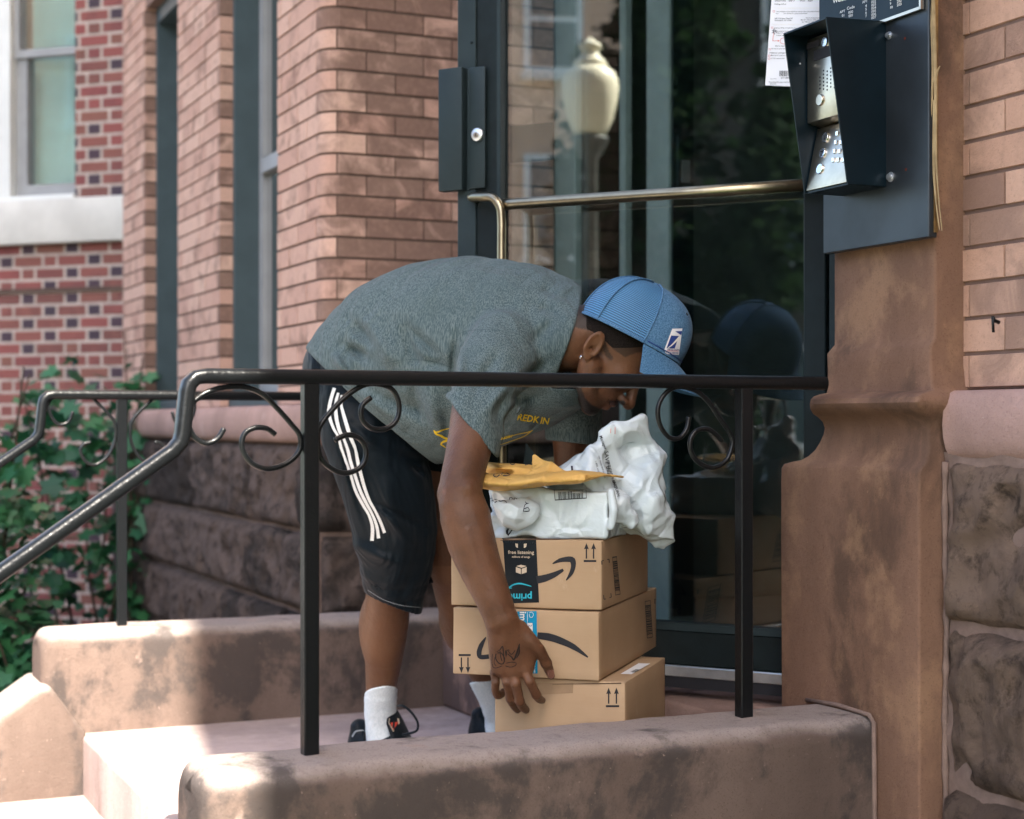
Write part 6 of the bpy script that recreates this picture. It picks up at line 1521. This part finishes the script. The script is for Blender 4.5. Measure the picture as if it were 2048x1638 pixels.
# ------------------------------------------------------------------ socks and shoes
def sock(path, r, top, cutn, nm='sock'):
    def f(P):
        d = sweep(P, path, r, k=.01); d = smax(d, (P-nv(top))@nv(cutn), .004)
        x = np.arctan2(P[:, 1]-path[0].y, P[:, 0]-path[0].x); return d-np.abs(np.sin(x*17))*.0016*(P[:, 2] < top.z-.018)
    pts = np.array([tuple(p) for p in path]); V, Q = mesh_sdf(f, pts.min(0)-.07, pts.max(0)+.07, .0030); return obj(nm, V, Q, M['sock'], person, smooth=True)
sock(ppl([(764, 1345, 4.34), (761, 1400, 4.385), (762, 1440, 4.41), (768, 1475, 4.42)]), [.0465, .042, .042, .047], W(757, 1381, 4.36), Vector((-.12, .35, 1)).normalized())
sock(ppl([(965, 1350, 4.53), (985, 1390, 4.56), (998, 1430, 4.59), (1002, 1455, 4.60)]), [.043, .041, .040, .046], W(980, 1362, 4.54), Vector((-.1, .2, 1)).normalized())
def shoe(a, nm, label=None, logo=False):
    side = Vector((-BF.y, BF.x, 0)); side = side if side.y < 0 else -side
    g0 = Vector((a.x, a.y, 0)); hl = g0-BF*.060
    def f(P):
        up = sweep(P, [hl+Vector((0, 0, .045)), g0+Vector((0, 0, .045)), g0+BF*.09+Vector((0, 0, .042)), g0+BF*.19+Vector((0, 0, .032))], [.045, .050, .046, .034], [.038, .042, .046, .044], (0, 0, 1), .03)
        up = smin(up, sweep(P, [hl+Vector((0, 0, .03))-BF*.006, hl+Vector((0, 0, .100))-BF*.012], [.036, .022], [.032, .028], tuple(BF)), .02)
        tg = sweep(P, [g0+BF*.075+Vector((0, 0, .065)), g0+BF*.045+Vector((0, 0, .125)), g0+BF*.038+Vector((0, 0, .150))], [.014, .011, .008], [.042, .036, .024], tuple(BF)); up = smin(up, tg, .010)
        hole = sweep(P, [g0-BF*.008+Vector((0, 0, .075)), g0-BF*.008+Vector((0, 0, .19))], [.040, .046], [.036, .036], tuple(BF)); up = smax(up, -hole, .006)
        sole = box_sdf(P, g0+BF*.065+Vector((0, 0, .013)), [tuple(BF), tuple(side), (0, 0, 1)], (.150, .047, .013), .010)
        return np.minimum(smin(up, sole, .006), 1)-sn(P, 5, 3, 1)*.0008
    lo = np.array([min(hl.x, (g0+BF*.2).x)-.08, min(hl.y, (g0+BF*.2).y)-.08, -.005]); hi = np.array([max(hl.x, (g0+BF*.2).x)+.08, max(hl.y, (g0+BF*.2).y)+.08, .20])
    V, Q = mesh_sdf(f, lo, hi, .0034); return obj(nm, V, Q, M['shoe'], person, smooth=True)
sh1 = shoe(W(762, 1470, 4.41), 'shoe'); sh2 = shoe(W(1003, 1445, 4.60), 'shoe')
m_ = MB(); m_.tube(spline([W(795, 1412, 4.33), W(806, 1412, 4.30), W(822, 1424, 4.29), W(835, 1444, 4.29), W(834, 1460, 4.29), W(822, 1466, 4.29), W(806, 1469, 4.30)], 8), .0034, 8); m_.build('lace', M['shoe'], sh1, smooth=True)
Tsh = Target(sh1)
put('shoe_badge', Tsh, *tri([(778, 1437), (797, 1437), (799, 1446), (786, 1464), (777, 1446)]), M['cream'], sh1, .0012)
put('shoe_badge_centre', Tsh, *tri([(780, 1446), (796, 1444), (786, 1461)]), M['red'], sh1, .0020)
put('shoe_badge_bar', Tsh, *tri([(785, 1442), (789, 1442), (788, 1458), (784, 1456)]), M['black'], sh1, .0026)
put('shoe_trim', Tsh, *join2(ribbon([(727, 1461), (712, 1463), (705, 1474)], [1.5, 3, 3], 3), ribbon([(727, 1461), (735, 1468)], 2, 3)), M['shoe_grey'], sh1, .0015)

# ------------------------------------------------------------------ cap
cF = Vector((.886, .02, -.462)).normalized(); cL = (Vector((0, -1, 0))-cF*Vector((0, -1, 0)).dot(cF)).normalized(); cU = cL.cross(cF); cU = cU if cU.z > 0 else -cU
CC = W(1257, 678, 3.70)
LX, LYy, LZ = px2m(110, 3.70), .102, px2m(121, 3.70)
def capP(th, ph, off=0.0):
    """th azimuth from the front (towards his right), ph 0 at rim .. pi/2 at crown"""
    c_, s_ = math.cos(th), math.sin(th); e = 2/2.35
    def se(x): return math.copysign(abs(x)**e, x)
    rx = LX*(1.0+(.02 if c_ > 0 else 0)); cp = math.cos(ph)**.80; sp = math.sin(ph)**.92
    p = Vector((se(c_)*rx*cp, se(s_)*LYy*cp, LZ*sp)); 
    if c_ > 0: p.x += .010*math.sin(ph*2)*c_
    drop = -.012*(1-c_)*.5*math.cos(ph)*0
    n_ = Vector((p.x/rx**2, p.y/LYy**2, p.z/LZ**2)).normalized(); p += n_*off
    return CC+cF*p.x+cL*p.y+cU*(p.z+drop)
def cap_part(name, t0, t1, mat, off, parent, nt_=60, np_=36, p0=0.0, p1=math.pi/2-.02):
    vs = []; uv = []; 
    for i in range(nt_+1):
        th_ = t0+(t1-t0)*i/nt_
        for k in range(np_+1):
            ph = p0+(p1-p0)*k/np_; vs.append(capP(th_, ph, off)); uv.append((th_/1.2, ph/1.2))
    fs = [(i*(np_+1)+k, (i+1)*(np_+1)+k, (i+1)*(np_+1)+k+1, i*(np_+1)+k+1) for i in range(nt_) for k in range(np_)]
    return obj(name, vs, fs, mat, parent, smooth=True, uv=uv)
cap = cap_part('cap', R(80), R(280), M['capnet'], 0, person)
front = cap_part('front_panel', R(-82), R(82), M['denim'], .0018, cap)
ins = cap_part('cap_lining', 0, 2*math.pi, M['hair'], -.004, cap)
# seams: panel piping
for th_ in (R(81), R(130), R(180), R(230), R(279)):
    m_ = MB(); m_.tube([capP(th_, math.pi/2*k/24, .0018) for k in range(24)], [(.0016, .0032)]*24, 8); m_.build('panel_seam', M['denim'], cap, smooth=True)
m_ = MB(); m_.tube([capP(2*math.pi*k/80, .015, .001) for k in range(81)], [(.0042, .0022)]*81, 8, caps=False); m_.build('rim', M['denim'], cap, smooth=True)
m_ = MB(); b_ = capP(0, math.pi/2-.02, 0); m_.lathe(capP(0, math.pi/2-.001, -.002), [(.010, -.002), (.0105, .002), (.008, .0055), (.0001, .0065)], 18, cU); m_.build('button', M['denim'], cap, smooth=True)
m_ = MB(); e_ = capP(R(33), .85, .002); m_.lathe(e_, [(.0032, -.001), (.0034, .0008), (.0001, .0009)], 12, (e_-CC).normalized()); m_.build('eyelet', M['black'], cap)
# brim
vs = []; nt_, nr = 48, 14
for lay in (0, 1):
    for i in range(nt_+1):
        th_ = R(-80)+R(160)*i/nt_; root = capP(th_, .02, .001); q_ = root-CC; lx, ly = q_.dot(cF), q_.dot(cL)
        for k in range(nr+1):
            s = k/nr; ext = .080*max(0.0, math.cos(th_*1.08))**.5
            x = lx+ext*s; y = ly*(1+.02*s); z = -.002-s*(.034+.022*math.sin(th_)**2); z -= lay*.003
            vs.append(CC+cF*x+cL*y+cU*(z))
n1 = (nt_+1)*(nr+1); fs = []
for i in range(nt_):
    for k in range(nr):
        a = i*(nr+1)+k; b = a+nr+1; fs.append((a, b, b+1, a+1)); fs.append((n1+a, n1+a+1, n1+b+1, n1+b))
    a = i*(nr+1)+nr; b = a+nr+1; fs.append((a, b, n1+b, n1+a))
for k in range(nr): fs.append((k, k+1, n1+k+1, n1+k)); a = nt_*(nr+1)+k; fs.append((a+1, a, n1+a, n1+a+1))
brim = obj('brim', vs, fs, M['denim'], cap, smooth=True, auto=60)
m_ = MB(); m_.tube([capP(R(-78)+R(156)*k/40, .045, .0028) for k in range(41)], .0011, 6); m_.build('brim_seam', M['blue'], cap)
Tf = Target(front)
pt = put('patch', Tf, *poly([(1344, 657.5), (1364, 657), (1357, 709.5), (1325, 707)], 8), M['cappatch'], cap, .0012)
if pt:
    Tp = Target(pt)
    put('patch_emblem', Tp, *poly([(1342, 671), (1357.5, 672), (1349, 697), (1333, 696)], 8), M['blue'], cap, .0006)
    put('patch_wing', Tp, *tri([(1350, 662.5), (1364, 662), (1362, 670.5)]), M['blue'], cap, .0006)
    put('patch_swoosh', Tp, *ribbon([(1359, 674), (1350, 683), (1343, 690), (1335, 696)], [5, 3.4, 2.4, 1.2], 2), M['whiteink'], cap, .0012)
    put('patch_text', Tp, *join2(txt('UNITED STATES', (1334, 700.5), 5.0, (.68, .04), (.0, -1), .02), txt('POSTAL SERVICE', (1331, 706.3), 5.0, (.68, .04), (0, -1), .02)), M['blue'], cap, .0007)
    put('patch_line', Tp, *poly([(1333.5, 701.1), (1356, 701.4), (1356, 702.3), (1333.3, 702)], 3), M['red'], cap, .0008)
# hair shell around the back and sides, below the cap
def hair_sdf(P):
    s = HS; d = ellip(P, hp(-.007, .070), (.0872*s, .0812*s, .0782*s), HA); d = smin(d, ellip(P, hp(-.050, .001), (.0405*s, .0405*s, .0505*s), HA), .03)
    y = HY-(P[:, 2]-CZ)/P[:, 1]*F; x = P[:, 0]/P[:, 1]*F+1024
    hl = np.interp(x, [1120, 1150, 1180, 1200, 1225, 1250, 1275], [644, 655, 662, 672, 698, 716, 706]); d = smax(d, (y-hl)/F*3.7, .002)
    return d-sn(P, 26, 4, 1)*.0005
V, Q = mesh_sdf(hair_sdf, np.array(HC)-.16, np.array(HC)+.16, .0035); obj('hair', V, Q, M['hair'], person, smooth=True)
m_ = MB(); m_.lathe(W(1163, 716, 3.6), [(.0001, -.0045), (.0042, -.002), (.0046, 0), (.0042, .002), (.0001, .0045)], 14, Vector((0, -1, 0))); es = m_.build('earring', M['chrome'], person, smooth=True)
# put the stud on the lobe
hh = TB.hit(1164, 716, .003)
if hh is not None: es.data.transform(Matrix.Translation(hh-W(1163, 716, 3.6)))
# thumb nail
put('thumb_nail', TB, *tri([(960+.1343*x, 1220+.1343*y) for x, y in [(1012, 930), (1040, 900), (1080, 888), (1098, 915), (1100, 975), (1080, 1015), (1045, 1020), (1015, 985)]]), plain('nail', (.42, .23, .19), .3, 0, .05, 30, 0), body, .0006)
